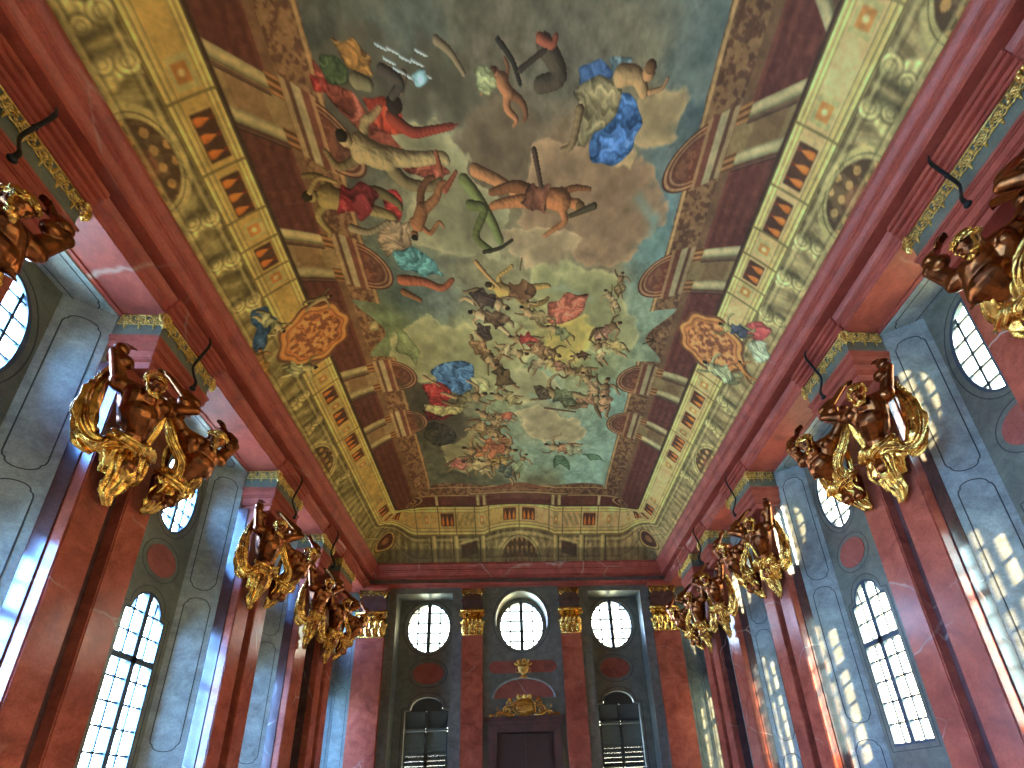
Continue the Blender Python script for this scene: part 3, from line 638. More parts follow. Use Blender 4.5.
def inside(loop, u, v):
    c = False; n = len(loop)
    for i in range(n):
        (x1, y1), (x2, y2) = loop[i], loop[(i+1) % n]
        if (y1 > v) != (y2 > v) and u < (x2-x1)*(v-y1)/(y2-y1)+x1: c = not c
    return c
def span(loop, fixed, axis):
    xs = []; n = len(loop)
    for i in range(n):
        p1, p2 = loop[i], loop[(i+1) % n]; a1, a2 = p1[axis], p2[axis]
        if (a1 > fixed) != (a2 > fixed): xs.append(p1[1-axis]+(p2[1-axis]-p1[1-axis])*(fixed-a1)/(a2-a1))
    return (min(xs), max(xs)) if len(xs) > 1 else None

def bar(bm, a, b_, w, to3, d0, d1):
    (u0, v0), (u1, v1) = a, b_
    du, dv = u1-u0, v1-v0; L = math.hypot(du, dv); nu, nv = -dv/L*w/2, du/L*w/2
    q = [(u0+nu, v0+nv), (u1+nu, v1+nv), (u1-nu, v1-nv), (u0-nu, v0-nv)]
    A = [bm.verts.new(to3(*p_, d0)) for p_ in q]; B = [bm.verts.new(to3(*p_, d1)) for p_ in q]
    bm.faces.new(A); bm.faces.new(B[::-1])
    for k in range(4): bm.faces.new((A[k], A[(k+1) % 4], B[(k+1) % 4], B[k]))

def window(loop, cu, cv, to3, d, nu, nv, thick=.09, gb=.035, grow=0, transom=None, shutters=False):
    """a window: frame, mullion, glazing bars, one pane; d = depth of the glass"""
    win_n[0] += 1
    root = bpy.data.objects.new('window_%d' % win_n[0], None); C.objects.link(root); struct(root); root.empty_display_size = .1
    us = [p_[0] for p_ in loop]; vs = [p_[1] for p_ in loop]; u0, u1, v0, v1 = min(us), max(us), min(vs), max(vs)
    bm = bmesh.new(); loop_ring(bm, loop, .055, to3, d-.05, d+.04, cu, cv, grow); finish('window_frame', bm, M['frame'], root)
    bm = bmesh.new(); s = span(loop, cu, 0); bar(bm, (cu, s[0]), (cu, s[1]), thick, to3, d-.06, d+.05)
    if transom:
        s = span(loop, transom, 1); bar(bm, (s[0], transom), (s[1], transom), thick*1.2, to3, d-.06, d+.05)
    finish('mullion', bm, M['frame'], root)
    if not shutters:
        bm = bmesh.new()
        for i in range(1, nu):
            u = u0+(u1-u0)*i/nu
            if abs(u-cu) < .02: continue
            s = span(loop, u, 0)
            if s: bar(bm, (u, s[0]), (u, s[1]), gb, to3, d-.02, d+.02)
        for i in range(1, nv):
            v = v0+(v1-v0)*i/nv; s = span(loop, v, 1)
            if s: bar(bm, (s[0], v), (s[1], v), gb, to3, d-.02, d+.02)
        finish('glazing_bars', bm, M['frame'], root)
    bm = bmesh.new(); bm.faces.new([bm.verts.new(to3(*p_, d+.03)) for p_ in loop]); finish('pane', bm, M['glass'], root)
    return root

def panel_outline(w, h, notch=.1):
    """baroque panel outline: arched ends with small ears; centred, as 2D points"""
    hw, hh = w/2, h/2; r = hw*.78; pts = []
    def arc(sgn):
        out_ = []
        for i in range(0, 13):
            a = PI*i/12; out_.append((r*math.cos(a), hh-r*.62+r*.62*math.sin(a)))
        return out_
    top = [(hw, hh-r*.62-notch), (hw-.015, hh-r*.62-notch*.4), (hw-.05, hh-r*.62-.01)]+arc(1)+[(-hw+.05, hh-r*.62-.01), (-hw+.015, hh-r*.62-notch*.4), (-hw, hh-r*.62-notch)]
    bot = [(-x, -y) for x, y in top]
    return top+bot

def outline_mesh(bm, pts, to3, w=.016, h=.004):
    n = len(pts)
    for i in range(n):
        if math.hypot(pts[i][0]-pts[(i+1) % n][0], pts[i][1]-pts[(i+1) % n][1]) > 1e-5:
            bar(bm, pts[i], pts[(i+1) % n], w, to3, -.004, h)

oval_n = [1]
for side, sn in ((-1, 'left'), (1, 'right')):
    bm = bmesh.new()
    # grey cores between the bays
    ys = []
    edges = [(YN-.6, YN-.6)]+[(b_[0], b_[2]) for b_ in BAYS]
    prev = (YN-2.0, YN-2.0)
    for b_ in BAYS:
        prism(bm, [(side*XW, prev[0]), (side*XW, b_[0]), (side*XB, b_[2]), (side*XB, prev[1])], 0, ZB-.06)
        prev = (b_[1], b_[3])
    # soffits of the bays and wall above
    for b_ in BAYS:
        prism(bm, [(side*XW, b_[0]), (side*XW, b_[1]), (side*XB, b_[3]), (side*XB, b_[2])], ZB-.06, ZB+.3)
    for k in range(len(BAYS)-1):
        a, c = BAYS[k], BAYS[k+1]
        prism(bm, [(side*XW, a[1]), (side*XW, c[0]), (side*XB, c[2]), (side*XB, a[3])], ZB-.06, ZB+.3)
    box(bm, min(side*XB, side*(XB+.4)), max(side*XB, side*(XB+.4)), YN-2, YW+1.3, ZB-.06, ZB+1.3)
    wall = struct(finish('wall_'+sn, bm, M['grey']))
    to3 = lambda u, v, d, side=side: (side*(XB+d), u, v)
    # window wall with its openings
    bm = bmesh.new(); holes = []; wide = []
    for b_ in BAYS:
        if b_[5]:
            holes.append(ell(b_[4], OVZ, b_[5], OVH)); holes.append(arch_loop(b_[4], b_[5]*.94, *AR))
            wide.append(ell(b_[4], OVZ, b_[5]+.34, OVH+.2)); wide.append(arch_loop(b_[4], b_[5]*.94+.34, AR[0]-.1, AR[1]+.1, AR[2]+.15))
    holed_slab(bm, [(YN-2, 0), (YW+1.3, 0), (YW+1.3, ZB-.06), (YN-2, ZB-.06)], holes, to3, 0, .26, wide)
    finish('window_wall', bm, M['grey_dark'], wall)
    # dark inlaid outlines: on far jambs, soffits and around the openings
    bm = bmesh.new()
    for b_ in BAYS:
        if b_[0] < 0: continue
        # jamb plane from (XW, b1) to (XB, b3)
        p0 = Vector((side*XW, b_[1], 0)); p1 = Vector((side*XB, b_[3], 0)); ux = (p1-p0); L = ux.length; ux.normalize()
        nn = Vector((-ux.y, ux.x, 0));
        if nn.y > 0: nn = -nn
        j3 = lambda u, v, d, p0=p0, ux=ux, nn=nn, L=L: p0+ux*(L/2+u)+Vector((0, 0, v))+nn*d
        for zc_, hh_ in ((7.72, 2.95), (4.45, 3.2), (1.3, 2.4)):
            outline_mesh(bm, [(x, y+zc_) for x, y in panel_outline(L*.68, hh_)], j3)
        ym = (b_[0]+b_[1])/2; wd = b_[1]-b_[0]
        s3 = lambda u, v, d, ym=ym, side=side: (side*((XW+XB)/2+v), ym+u, ZB-.06-d)
        outline_mesh(bm, [(y, x) for x, y in panel_outline((XB-XW)*.66, wd*.84, .05)], s3)
        if b_[5]:
            w3 = lambda u, v, d, side=side: (side*(XB-d), u, v)
            outline_mesh(bm, ell(b_[4], OVZ, b_[5]+.09, OVH+.1, 40), w3)
            outline_mesh(bm, ell(b_[4], 6.48, b_[5]*.92, .44, 30), w3, .016)
            lp = arch_loop(b_[4], b_[5]*.94+.08, AR[0]-.1, AR[1]+.06, AR[2]+.12); outline_mesh(bm, lp, w3)
    finish('inlay_lines', bm, M['inlay'], wall)
    for b_ in BAYS:
        if not b_[5]: continue
        if b_[0] > 0:
            oval_n[0] += 1; bm = bmesh.new()
            w3 = lambda u, v, d, side=side: (side*(XB-d), u, v)
            lp = ell(b_[4], 6.48, b_[5]*.72, .33, 36)
            f0 = [bm.verts.new(w3(*p_, .012)) for p_ in lp]; f1 = [bm.verts.new(w3(*p_, -.01)) for p_ in lp]
            bm.faces.new(f0)
            for i in range(36): bm.faces.new((f0[i], f0[(i+1) % 36], f1[(i+1) % 36], f1[i]))
            struct(finish('trim_%d' % oval_n[0], bm, M['red_panel']))
        window(ell(b_[4], OVZ, b_[5], OVH), b_[4], OVZ, to3, .06, 4, 6, .07, grow=.13)
        lp = arch_loop(b_[4], b_[5]*.94, *AR)
        window(lp, b_[4], 4, to3, .06, 4, 8, .1, grow=.13, transom=4.42)

# ------------------------------------------------------------------ end wall
e3 = lambda u, v, d: (u, YW+d, v)
bm = bmesh.new()
RX0, RX1 = 2.66, 4.78      # side recesses
CO = ell(0, 8.28, 1.0, 1.23, 48)
hole_r = [(RX0, .1), (RX1, .1), (RX1, ZB-.1), (RX0, ZB-.1)]; hole_l = [(-RX1, .1), (-RX0, .1), (-RX0, ZB-.1), (-RX1, ZB-.1)]
holed_slab(bm, [(-7.3, 0), (7.3, 0), (7.3, ZB+1.2), (-7.3, ZB+1.2)], [hole_l, hole_r, CO, [(-1.1, .02), (1.1, .02), (1.1, 4.2), (-1.1, 4.2)]], e3, 0, YR-YW)
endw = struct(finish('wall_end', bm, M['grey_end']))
bm = bmesh.new()
r3 = lambda u, v, d: (u, YR+d, v)
ow = [(s*3.66, 8.30) for s in (-1, 1)]
holes = [ell(c[0], c[1], .86, 1.06, 40) for c in ow]+[ell(0, 8.30, .90, 1.08, 44)]
AE = (2.6, 5.0, 5.5)
holes += [arch_loop(s*3.6, .80, *AE) for s in (-1, 1)]
holed_slab(bm, [(-7.3, 0), (7.3, 0), (7.3, ZB+1.2), (-7.3, ZB+1.2)], holes, r3, .0, .4)
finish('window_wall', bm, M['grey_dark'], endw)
for cx_, cz_, a_, h_ in ((-3.66, 8.3, .86, 1.06), (0, 8.3, .90, 1.08), (3.66, 8.3, .86, 1.06)):
    window(ell(cx_, cz_, a_, h_, 44), cx_, cz_, r3, .1, 4, 5, .14, gb=.055)
for s in (-1, 1):
    lp = arch_loop(s*3.6, .80, *AE)
    w_ = window(lp, s*3.6, 4, r3, .22, 4, 6, .06, transom=4.3, shutters=True)
    # closed slatted shutters in front of the panes, daylight showing only along their edges
    for h0, h1 in ((-.75, -.035), (.035, .75)):
        for z0, z1 in ((2.68, 4.22), (4.36, 4.98)):
            bm = bmesh.new(); x0, x1 = s*3.6+h0, s*3.6+h1; d_ = YR+.12
            for (a, b_) in (((x0, z0), (x0, z1)), ((x1, z0), (x1, z1)), ((x0, z0), (x1, z0)), ((x0, z1), (x1, z1))):
                bar(bm, a, b_, .06, r3, .09, .14)
            n = max(3, int((z1-z0)/.155))
            for i in range(n):
                z = z0+(z1-z0)*(i+.5)/n
                v = [bm.verts.new(q) for q in ((x0, d_+.02, z-.085), (x1, d_+.02, z-.085), (x1, d_-.07, z+.075), (x0, d_-.07, z+.075))]
                bm.faces.new(v)
                v = [bm.verts.new((q.co.x, q.co.y+.008, q.co.z)) for q in v]; bm.faces.new(v)
            finish('shutter', bm, M['shutter'], w_)
    bm = bmesh.new(); n = 12   # shutter heads under the raised arch
    pts = [(s*3.6-.72, 5.0), (s*3.6+.72, 5.0)]+[(s*3.6+.56*math.cos(PI*i/n), 5.06+.38*math.sin(PI*i/n)) for i in range(n+1)]
    a = [bm.verts.new(r3(*q, .1)) for q in pts]; b_ = [bm.verts.new(r3(*q, .13)) for q in pts]
    bm.faces.new(a); bm.faces.new(b_[::-1])
    for i in range(len(pts)): bm.faces.new((a[i], a[(i+1) % len(pts)], b_[(i+1) % len(pts)], b_[i]))
    finish('shutter_head', bm, M['shutter'], w_)
    # red oval inlay between the windows
    oval_n[0] += 1; bm = bmesh.new(); lp = ell(s*3.6, 6.42, .58, .42, 36)
    f0 = [bm.verts.new(r3(*q, -.012)) for q in lp]; bm.faces.new(f0)
    f1 = [bm.verts.new(r3(*q, .01)) for q in lp]
    for i in range(36): bm.faces.new((f0[i], f0[(i+1) % 36], f1[(i+1) % 36], f1[i]))
    struct(finish('trim_%d' % oval_n[0], bm, M['red_panel']))
bm = bmesh.new()
q3 = lambda u, v, d: (u, YR-d, v)
for s in (-1, 1):
    outline_mesh(bm, ell(s*3.6, 6.42, .72, .56, 34), q3, .025)
    outline_mesh(bm, arch_loop(s*3.6, .9, 2.5, 5.1, 5.66), q3, .025)
    outline_mesh(bm, ell(s*3.66, 8.3, .98, 1.17, 40), q3, .03)
q3 = lambda u, v, d: (u, YW-d, v)
outline_mesh(bm, ell(0, 8.28, 1.1, 1.34, 44), q3, .03)
for s in (-1, 1):
    outline_mesh(bm, [(s*6.5+x*1, y+7.6) for x, y in panel_outline(.42, 3.2)], q3)
    outline_mesh(bm, [(s*6.5+x*1, y+4.2) for x, y in panel_outline(.42, 3.2)], q3)
finish('inlay_lines', bm, M['inlay'], endw)
# red band with rounded ends over the door, red segmental pediment
oval_n[0] += 1; bm = bmesh.new(); n = 12
pts = [(1.0+.26*math.cos(-PI/2+PI*i/n), 6.38+.24*math.sin(-PI/2+PI*i/n)) for i in range(n+1)]+[(-1.0-.26*math.cos(-PI/2+PI*i/n), 6.38-.24*math.sin(-PI/2+PI*i/n)) for i in range(n+1)]
a = [bm.verts.new(q3(*q, .015)) for q in pts]; b_ = [bm.verts.new(q3(*q, -.01)) for q in pts]; bm.faces.new(a)
for i in range(len(pts)): bm.faces.new((a[i], a[(i+1) % len(pts)], b_[(i+1) % len(pts)], b_[i]))
struct(finish('trim_%d' % oval_n[0], bm, M['red_panel']))
oval_n[0] += 1; bm = bmesh.new(); n = 20
pts = [(-1.08, 5.2), (1.08, 5.2)]+[(1.08*math.cos(PI*i/n), 5.22+.68*math.sin(PI*i/n)) for i in range(n+1)]
a = [bm.verts.new(q3(*q, .02)) for q in pts]; b_ = [bm.verts.new(q3(*q, -.01)) for q in pts]; bm.faces.new(a)
for i in range(len(pts)): bm.faces.new((a[i], a[(i+1) % len(pts)], b_[(i+1) % len(pts)], b_[i]))
struct(finish('trim_%d' % oval_n[0], bm, M['red_panel']))
oval_n[0] += 1; bm = bmesh.new()   # moulding round the pediment
tube(bm, [(1.12*math.cos(PI*i/24), YW-.04, 5.2+.74*math.sin(PI*i/24)) for i in range(25)], .035, 8)
struct(finish('trim_%d' % oval_n[0], bm, M['grey'], smooth=True))
# door
door = bpy.data.objects.new('door_1', None); C.objects.link(door); struct(door)
bm = bmesh.new(); bevel_box(bm, -1.42, 1.42, YW-.34, YW, 4.36, 4.48, .02); bevel_box(bm, -1.34, 1.34, YW-.26, YW, 4.22, 4.36, .02)
bevel_box(bm, -1.28, 1.28, YW-.16, YW, 3.95, 4.22, .015)
bevel_box(bm, -1.28, -1.0, YW-.14, YW, 0, 3.95); bevel_box(bm, 1.0, 1.28, YW-.14, YW, 0, 3.95)
finish('door_frame', bm, M['red_dark'], door)
for s in (-1, 1):
    bm = bmesh.new(); x0, x1 = (min(0, s*1.0)+.005, max(0, s*1.0)-.005)
    bevel_box(bm, x0, x1, YW+.05, YW+.11, .01, 3.94, .01)
    for z0, z1 in ((.3, 1.1), (1.3, 2.6), (2.8, 3.7)): bevel_box(bm, x0+.15, x1-.15, YW+.02, YW+.06, z0, z1, .02)
    d_ = finish('door_leaf', bm, M['wood'], door)
    bm = bmesh.new(); ball(bm, (s*.08, YW+.0, 1.05), .035); tube(bm, [(s*.08, YW, 1.05), (s*.08, YW+.05, 1.05)], .014); finish('door_knob', bm, M['gold'], d_, True)
# near end wall behind the camera
bm = bmesh.new(); box(bm, -8, 8, YN-2.3, YN-1.3, 0, ZC+.6); struct(finish('wall_back', bm, M['grey']))

# ------------------------------------------------------------------ gilded ornament pieces
def rosette(bm, T, r, petals=6):
    """T(u, v, d) -> point; a ring, petals and a boss"""
    pts = [T(r*math.cos(2*PI*i/12), r*math.sin(2*PI*i/12), .012) for i in range(13)]
    tube(bm, pts, r*.16, 5, False)
    for i in range(petals):
        w = 2*PI*i/petals; ball(bm, T(r*.5*math.cos(w), r*.5*math.sin(w), .015), r*.26, sub=1)
    ball(bm, T(0, 0, .02), r*.28, sub=1)

def leaf(bm, base, up, out, side_, h, w, curl=.35, n=7, th=.01):
    """acanthus-like leaf: rises along up, tip curls along out; lobed outline, raised rib"""
    base, up, out, side_ = Vector(base), Vector(up), Vector(out), Vector(side_); rows = []
    for i in range(n+1):
        t = i/n; a = t*t*curl*3.0
        c = base+up*(h*(t if t < .75 else .75+(t-.75)*.3))+out*(h*curl*t**3+.01)
        if t > .9: c = c-up*h*.06
        ww = w*(.55+.45*math.sin(PI*min(1, t*1.15)))*(1-.75*max(0, t-.65)/.35)*(1+.22*math.cos(t*22))
        rows.append([bm.verts.new(c+side_*(ww*k/2)+out*(.16*w*(1-abs(k)) - .10*w*(abs(k) == 1))) for k in (-1, -.55, 0, .55, 1)])
    for i in range(n):
        for k in range(4): bm.faces.new((rows[i][k], rows[i][k+1], rows[i+1][k+1], rows[i+1][k]))

def spiral(bm, T, r, turns=1.6, th=.02, sgn=1, start=0):
    pts = []; rs = []
    n = int(22*turns)
    for i in range(n+1):
        t = i/n; w = start+sgn*2*PI*turns*t; q = r*(1-t*.86)
        pts.append(T(q*math.cos(w), q*math.sin(w), .02+.02*t)); rs.append(th*(1-.4*t))
    tube(bm, pts, rs, 6)

def frieze_relief(bm, T, w, seed=1, h=.5):
    """gilded foliage on a band w wide; v runs 0..h, ornament fills the upper two thirds"""
    r_ = random.Random(seed); n = max(1, int(round(w/.22))); s = w/n
    tube(bm, [T(.01, h-.02, .01), T(w-.01, h-.02, .01)], .014, 5)
    for i in range(n):
        u = s*(i+.5)
        rosette(bm, lambda a, b_, d, u=u: T(u+a, h-.13+b_, d), .062)
        ball(bm, T(u, h-.245, .015), .026, sub=1); ball(bm, T(u, h-.29, .012), .017, sub=1); ball(bm, T(u, h-.325, .01), .012, sub=1)
        for k in (-1, 1):
            for q in range(4):
                ball(bm, T(u+k*(.062+.011*q), h-.06-.055*q, .014+.01*r_.random()), .02+.006*r_.random(), sub=1)
            tube(bm, [T(u+k*.015, h-.21, .012), T(u+k*.05, h-.245, .02), T(u+k*.08, h-.235, .02), T(u+k*.09, h-.2, .012)], [.012, .012, .01, .006], 5)

def corner_leaf(bm, T, h=.5):
    for i in range(6):
        v = h-.04-i*.045
        for k in (-1, 1): ball(bm, T(k*(.035+.03*math.sin(i*1.1)), v, .03), .032, sub=1)
        ball(bm, T(0, v, .05), .03, sub=1)
    tube(bm, [T(0, h, .02), T(0, h-.15, .07), T(0, h-.27, .06), T(0, h-.34, .03)], [.02, .035, .025, .008], 6)

# ------------------------------------------------------------------ side pilasters
ORD = {4: 'nearest the end wall', 3: 'second from the end wall', 2: 'third from the end wall', 1: 'second from the camera', 0: 'nearest the camera, cut by the frame'}
def make_pilaster(i, side):
    y0, y1 = PIERS[i]; yc = (y0+y1)/2; hw = (y1-y0)/2; sn = 'left' if side < 0 else 'right'
    t = thing('pilaster', 'red marble %s pilaster on the %s wall, %s' % ('single' if i == 3 else 'double-shafted', sn, ORD[i]), 'pilaster', (side*XP, yc, 0), 'red pilasters of the %s wall' % sn)
    L = lambda u, n, z: (-side*n, u, z)
    def lbox(bm, u0, u1, n0, n1, z0, z1, b=.01):
        a = L(u0, n0, z0); c = L(u1, n1, z1)
        bevel_box(bm, min(a[0], c[0]), max(a[0], c[0]), min(a[1], c[1]), max(a[1], c[1]), z0, z1, b)
    zt = 8.47
    gap = .11
    spans = [(-hw+.02, hw-.02)] if i == 3 else [(-hw+.02, -gap), (gap, hw-.02)]
    for (a, b_) in spans:
        bm = bmesh.new()
        lbox(bm, a, b_, -.22, 0, .9, zt, .018)
        lbox(bm, a-.02, b_+.02, -.24, .03, .45, .9, .02)   # plinth
        finish('shaft', bm, M['red'], t)
    bm = bmesh.new(); lbox(bm, -hw, hw, -.399, -.17, 0, zt, .004); lbox(bm, -hw+.001, hw-.001, -.399, .06, 0, .45, .02)
    finish('pier_core', bm, M['red_dark'], t)
    # architrave block carried by the figures
    bm = bmesh.new(); fr_ = XP-5.95
    for z0, z1, o in ((9.0, 9.06, .03), (8.96, 9.0, .015), (8.83, 8.96, 0), (8.80, 8.83, -.015), (8.64, 8.80, -.04), (8.61, 8.64, -.055), (8.47, 8.61, -.10)):
        lbox(bm, -hw-o, hw+o, -.399, fr_+o, z0, z1, .006)
    finish('architrave', bm, M['red_cornice'], t)
    bm = bmesh.new(); lbox(bm, -hw+.01, hw-.01, -.399, fr_-.01, 9.06, ZB-.001, .004)
    fz = finish('frieze', bm, M['grey_dark'], t)
    bm = bmesh.new(); zb = ZB-.5; n_ = fr_-.008
    frieze_relief(bm, lambda u, v, d: Vector(L(-hw+.02+u, n_+d, zb+v)), 2*hw-.04, i*7+3)
    frieze_relief(bm, lambda u, v, d: Vector(L(-hw+.01-d, -.36+u, zb+v)), fr_+.33, i*7+4)
    frieze_relief(bm, lambda u, v, d: Vector(L(hw-.01+d, -.36+u, zb+v)), fr_+.33, i*7+5)
    q = .7071
    corner_leaf(bm, lambda u, v, d: Vector(L(-hw+.01-d*q+u*q, n_+d*q+u*q, zb+v)))
    corner_leaf(bm, lambda u, v, d: Vector(L(hw-.01+d*q-u*q, n_+d*q+u*q, zb+v)))
    finish('gilded_relief', bm, M['gold_bright'], fz, True)
    # mouldings of the beam breaking forward over the pilaster
    bm = bmesh.new(); k = .05
    for (o, za, zb_) in ((.46, 0, .06), (.43, .06, .15), (.36, .15, .24), (.32, .24, .33)):
        lbox(bm, -hw-k, hw+k, XP-HX-o-.12, XP-HX-o+k, ZB+za-.002, ZB+zb_, .008)
    finish('cornice_break', bm, M['red_cornice'], t)
    return t, yc, hw

# ------------------------------------------------------------------ figures carrying the beam
def remeshed(name, bm, voxel, mat, smooth=2, hcut=None):
    """fuse overlapping closed shapes into one continuous skin"""
    me = bpy.data.meshes.new(name); bm.to_mesh(me); bm.free()
    o = bpy.data.objects.new(name, me); C.objects.link(o)
    r = o.modifiers.new('r', 'REMESH'); r.mode = 'VOXEL'; r.voxel_size = voxel; r.use_smooth_shade = True
    if smooth:
        s = o.modifiers.new('s', 'SMOOTH'); s.iterations = smooth; s.factor = .5
    dg = bpy.context.evaluated_depsgraph_get(); dg.update()
    nm = bpy.data.meshes.new_from_object(o.evaluated_get(dg)); nm.name = name
    bpy.data.objects.remove(o); bpy.data.meshes.remove(me)
    nm.shade_smooth(); nm.materials.clear(); nm.materials.append(mat)
    return nm

def hand(bm, wrist, d, palm_n, s=1.0):
    """palm, four unequal bent fingers and a thumb; d = pointing, palm_n = palm normal"""
    w = Vector(wrist); d = Vector(d).normalized(); n = Vector(palm_n); n = (n-d*n.dot(d)).normalized(); sd = d.cross(n)
    capsule(bm, w, w+d*.055*s, .032*s, .038*s, 8); ball(bm, w+d*.06*s, .042*s, sub=1)
    for k, ln in enumerate((.075, .088, .082, .062)):
        b0 = w+d*.085*s+sd*(k-1.5)*.024*s
        m1 = b0+d*ln*.5*s+n*.012*s; m2 = m1+d*ln*.35*s+n*.035*s
        capsule(bm, b0, m1, .013*s, .012*s, 6); capsule(bm, m1, m2, .012*s, .010*s, 6)
    t0 = w+d*.03*s-sd*.04*s; t1 = t0-sd*.03*s+d*.035*s+n*.02*s
    capsule(bm, t0, t1, .016*s, .013*s, 6); capsule(bm, t1, t1+d*.03*s+n*.02*s, .013*s, .011*s, 6)

def fold_tube(bm, pts, rad, k=5, amp=.3, seg=44, seed=0, flat=.55):
    """bundle of cloth: star-shaped section swept and twisted along pts"""
    P_ = [Vector(p_) for p_ in pts]; fine = []; R_ = []
    n = len(P_)
    for i in range(n-1):
        p0, p1, p2, p3 = P_[max(i-1, 0)], P_[i], P_[i+1], P_[min(i+2, n-1)]
        for j in range(7):
            t = j/7; fine.append(.5*((2*p1)+(-p0+p2)*t+(2*p0-5*p1+4*p2-p3)*t*t+(-p0+3*p1-3*p2+p3)*t**3)); R_.append(rad[i]*(1-t)+rad[i+1]*t)
    fine.append(P_[-1]); R_.append(rad[-1]); rings = []; N = len(fine)
    for i, p_ in enumerate(fine):
        t = (fine[min(i+1, N-1)]-fine[max(i-1, 0)]).normalized()
        a = t.cross(Vector((0, 1, .15)))
        if a.length < .1: a = t.cross(Vector((0, 0, 1)))
        a.normalize(); b_ = t.cross(a); ring = []
        for q in range(seg):
            w = 2*PI*q/seg
            r = R_[i]*(1+amp*math.sin(k*w+i*.16+seed)+amp*.5*math.sin((k*2+1)*w-i*.21+seed*2))
            r *= 1+.07*math.sin(i*.9+seed+2*w)
            ring.append(bm.verts.new(p_+a*math.cos(w)*r*flat+b_*math.sin(w)*r))
        rings.append(ring)
    for i in range(N-1):
        for q in range(seg): bm.faces.new((rings[i][q], rings[i][(q+1) % seg], rings[i+1][(q+1) % seg], rings[i+1][q]))
    bm.faces.new(rings[0][::-1]); bm.faces.new(rings[-1])

FIG = {}
def figure_meshes(side, hand_, var):
    """hand_ = -1 leans towards the camera end, +1 away; var picks small pose changes. Local frame of the pilaster."""
    key = (side, hand_, var)
    if key in FIG: return FIG[key]
    r_ = random.Random(var*11+5); j = lambda a: (r_.random()-.5)*a
    def L(u, n, z):
        if hand_ > 0 and z > 6.95:      # the farther figure leans straight out into the room
            k = min(1, (z-6.95)/.5)*.95; du_, dn_ = u-.36, n-.25
            u, n = .36+du_*math.cos(k)-dn_*math.sin(k), .25+du_*math.sin(k)+dn_*math.cos(k)
        return Vector((-side*n, hand_*u, z))
    du, dz = j(.06), j(.08)
    pel, wai, che = (.40, .27, 6.92), (.50, .36, 7.14), (.68+du, .50, 7.36+dz)
    sA, sB = (.96+du, .40, 7.60+dz), (.46+du, .68, 7.66+dz)
    nk, hd = (.76+du, .66, 7.64+dz), (.86+du, .78, 7.66+dz)
    bm = bmesh.new()
    cap = lambda a, b_, r1, r2: capsule(bm, L(*a), L(*b_), r1, r2)
    cap(pel, wai, .19, .165); cap(wai, che, .165, .23); cap((.58, .5, 7.32), (.56+du, .60, 7.56+dz), .14, .16); cap((.76, .46, 7.32), (.82+du, .54, 7.54+dz), .14, .16)
    cap(che, nk, .2, .09); cap(sA, nk, .12, .09); cap(sB, nk, .12, .09); cap(nk, hd, .085, .085)
    # back muscles
    cap((.62, .34, 7.2), (.80+du, .40, 7.66+dz), .12, .14); cap((.5, .42, 7.2), (.50+du, .58, 7.7+dz), .11, .13)
    for s_, u_, n_, z_ in ((.115, .56, .70, 7.58), (.115, .78, .66, 7.56), (.06, .50, .60, 7.36), (.06, .60, .58, 7.34), (.055, .47, .53, 7.24), (.055, .57, .51, 7.22), (.05, .45, .47, 7.13), (.05, .54, .46, 7.11)):
        ball(bm, L(u_+du*.6, n_, z_+dz*.6), s_, (1, .8, 1))
    for k_ in range(4): cap((.72+.02*k_, .62-.03*k_, 7.42-.06*k_), (.86, .48-.02*k_, 7.40-.05*k_), .028, .022)
    # outer arm straight up under the beam, inner arm folded over the head
    eA = (1.14+du, .40+j(.08), 7.98+dz*.5); hA = (.96+du, .30, 8.33)
    cap(sA, eA, .11, .078); cap(eA, hA, .082, .05); ball(bm, L(*sA), .135); ball(bm, L(1.05+du, .46, 7.93), .108); cap((1.06+du, .36, 7.86), (1.1+du, .36, 8.0), .07, .06); cap((1.1+du, .40, 8.12), (1.04+du, .37, 8.22), .09, .07)
    eB = (.20+du, .88+j(.1), 7.92+dz*.5); hB = (.42, .58, 8.34)
    cap(sB, eB, .11, .078); cap(eB, hB, .08, .05); ball(bm, L(*sB), .135); ball(bm, L(.33+du, .80, 7.93), .106); cap((.20+du, .84, 8.08), (.28+du, .74, 8.18), .088, .07)
    hand(bm, L(*hA), L(-.3, -.2, .6), L(0, .2, -1), 1.25); hand(bm, L(*hB), L(.2, -.5, .45), L(0, .2, -1), 1.25)
    # thighs disappearing into the cloth
    cap(pel, (.42, .34, 6.6), .16, .12); cap((.3, .25, 6.9), (.26, .26, 6.55), .14, .1)
    # head: bowed, face turned out and down
    fw = L(.35, .75, -.5).normalized(); upv = L(.25, .35, .9); upv = (upv-fw*upv.dot(fw)).normalized(); sd = fw.cross(upv)
    hc = L(*hd)+upv*.06
    rot = Matrix((sd, fw, upv)).transposed().to_4x4()
    ball(bm, hc, .125, (.86, 1, 1.12), rot); ball(bm, hc+fw*.03-upv*.07, .09, (.85, .95, 1.0), rot)       # skull, jaw
    ball(bm, hc+fw*.10-upv*.125, .036); tubes = [(0, .118, .02), (0, .155, -.03), (0, .13, -.045)]          # chin, nose
    P3 = lambda a, b_, c_: hc+sd*a+fw*b_+upv*c_
    capsule(bm, P3(0, .112, .02), P3(0, .148, -.035), .014, .022, 8)
    for s in (-1, 1):
        capsule(bm, P3(s*.015, .118, .03), P3(s*.06, .095, .03), .016, .014, 8)       # brow
        ball(bm, P3(s*.038, .104, .004), .017, sub=1)                                  # eye
        ball(bm, P3(s*.05, .09, -.035), .03, sub=1)                                    # cheek
        ball(bm, P3(s*.108, .0, -.01), .032, (.5, .8, 1.2), rot, 1)                    # ear
    capsule(bm, P3(-.026, .118, -.072), P3(.026, .118, -.072), .010, .010, 8); capsule(bm, P3(-.02, .116, -.088), P3(.02, .116, -.088), .011, .011, 8)
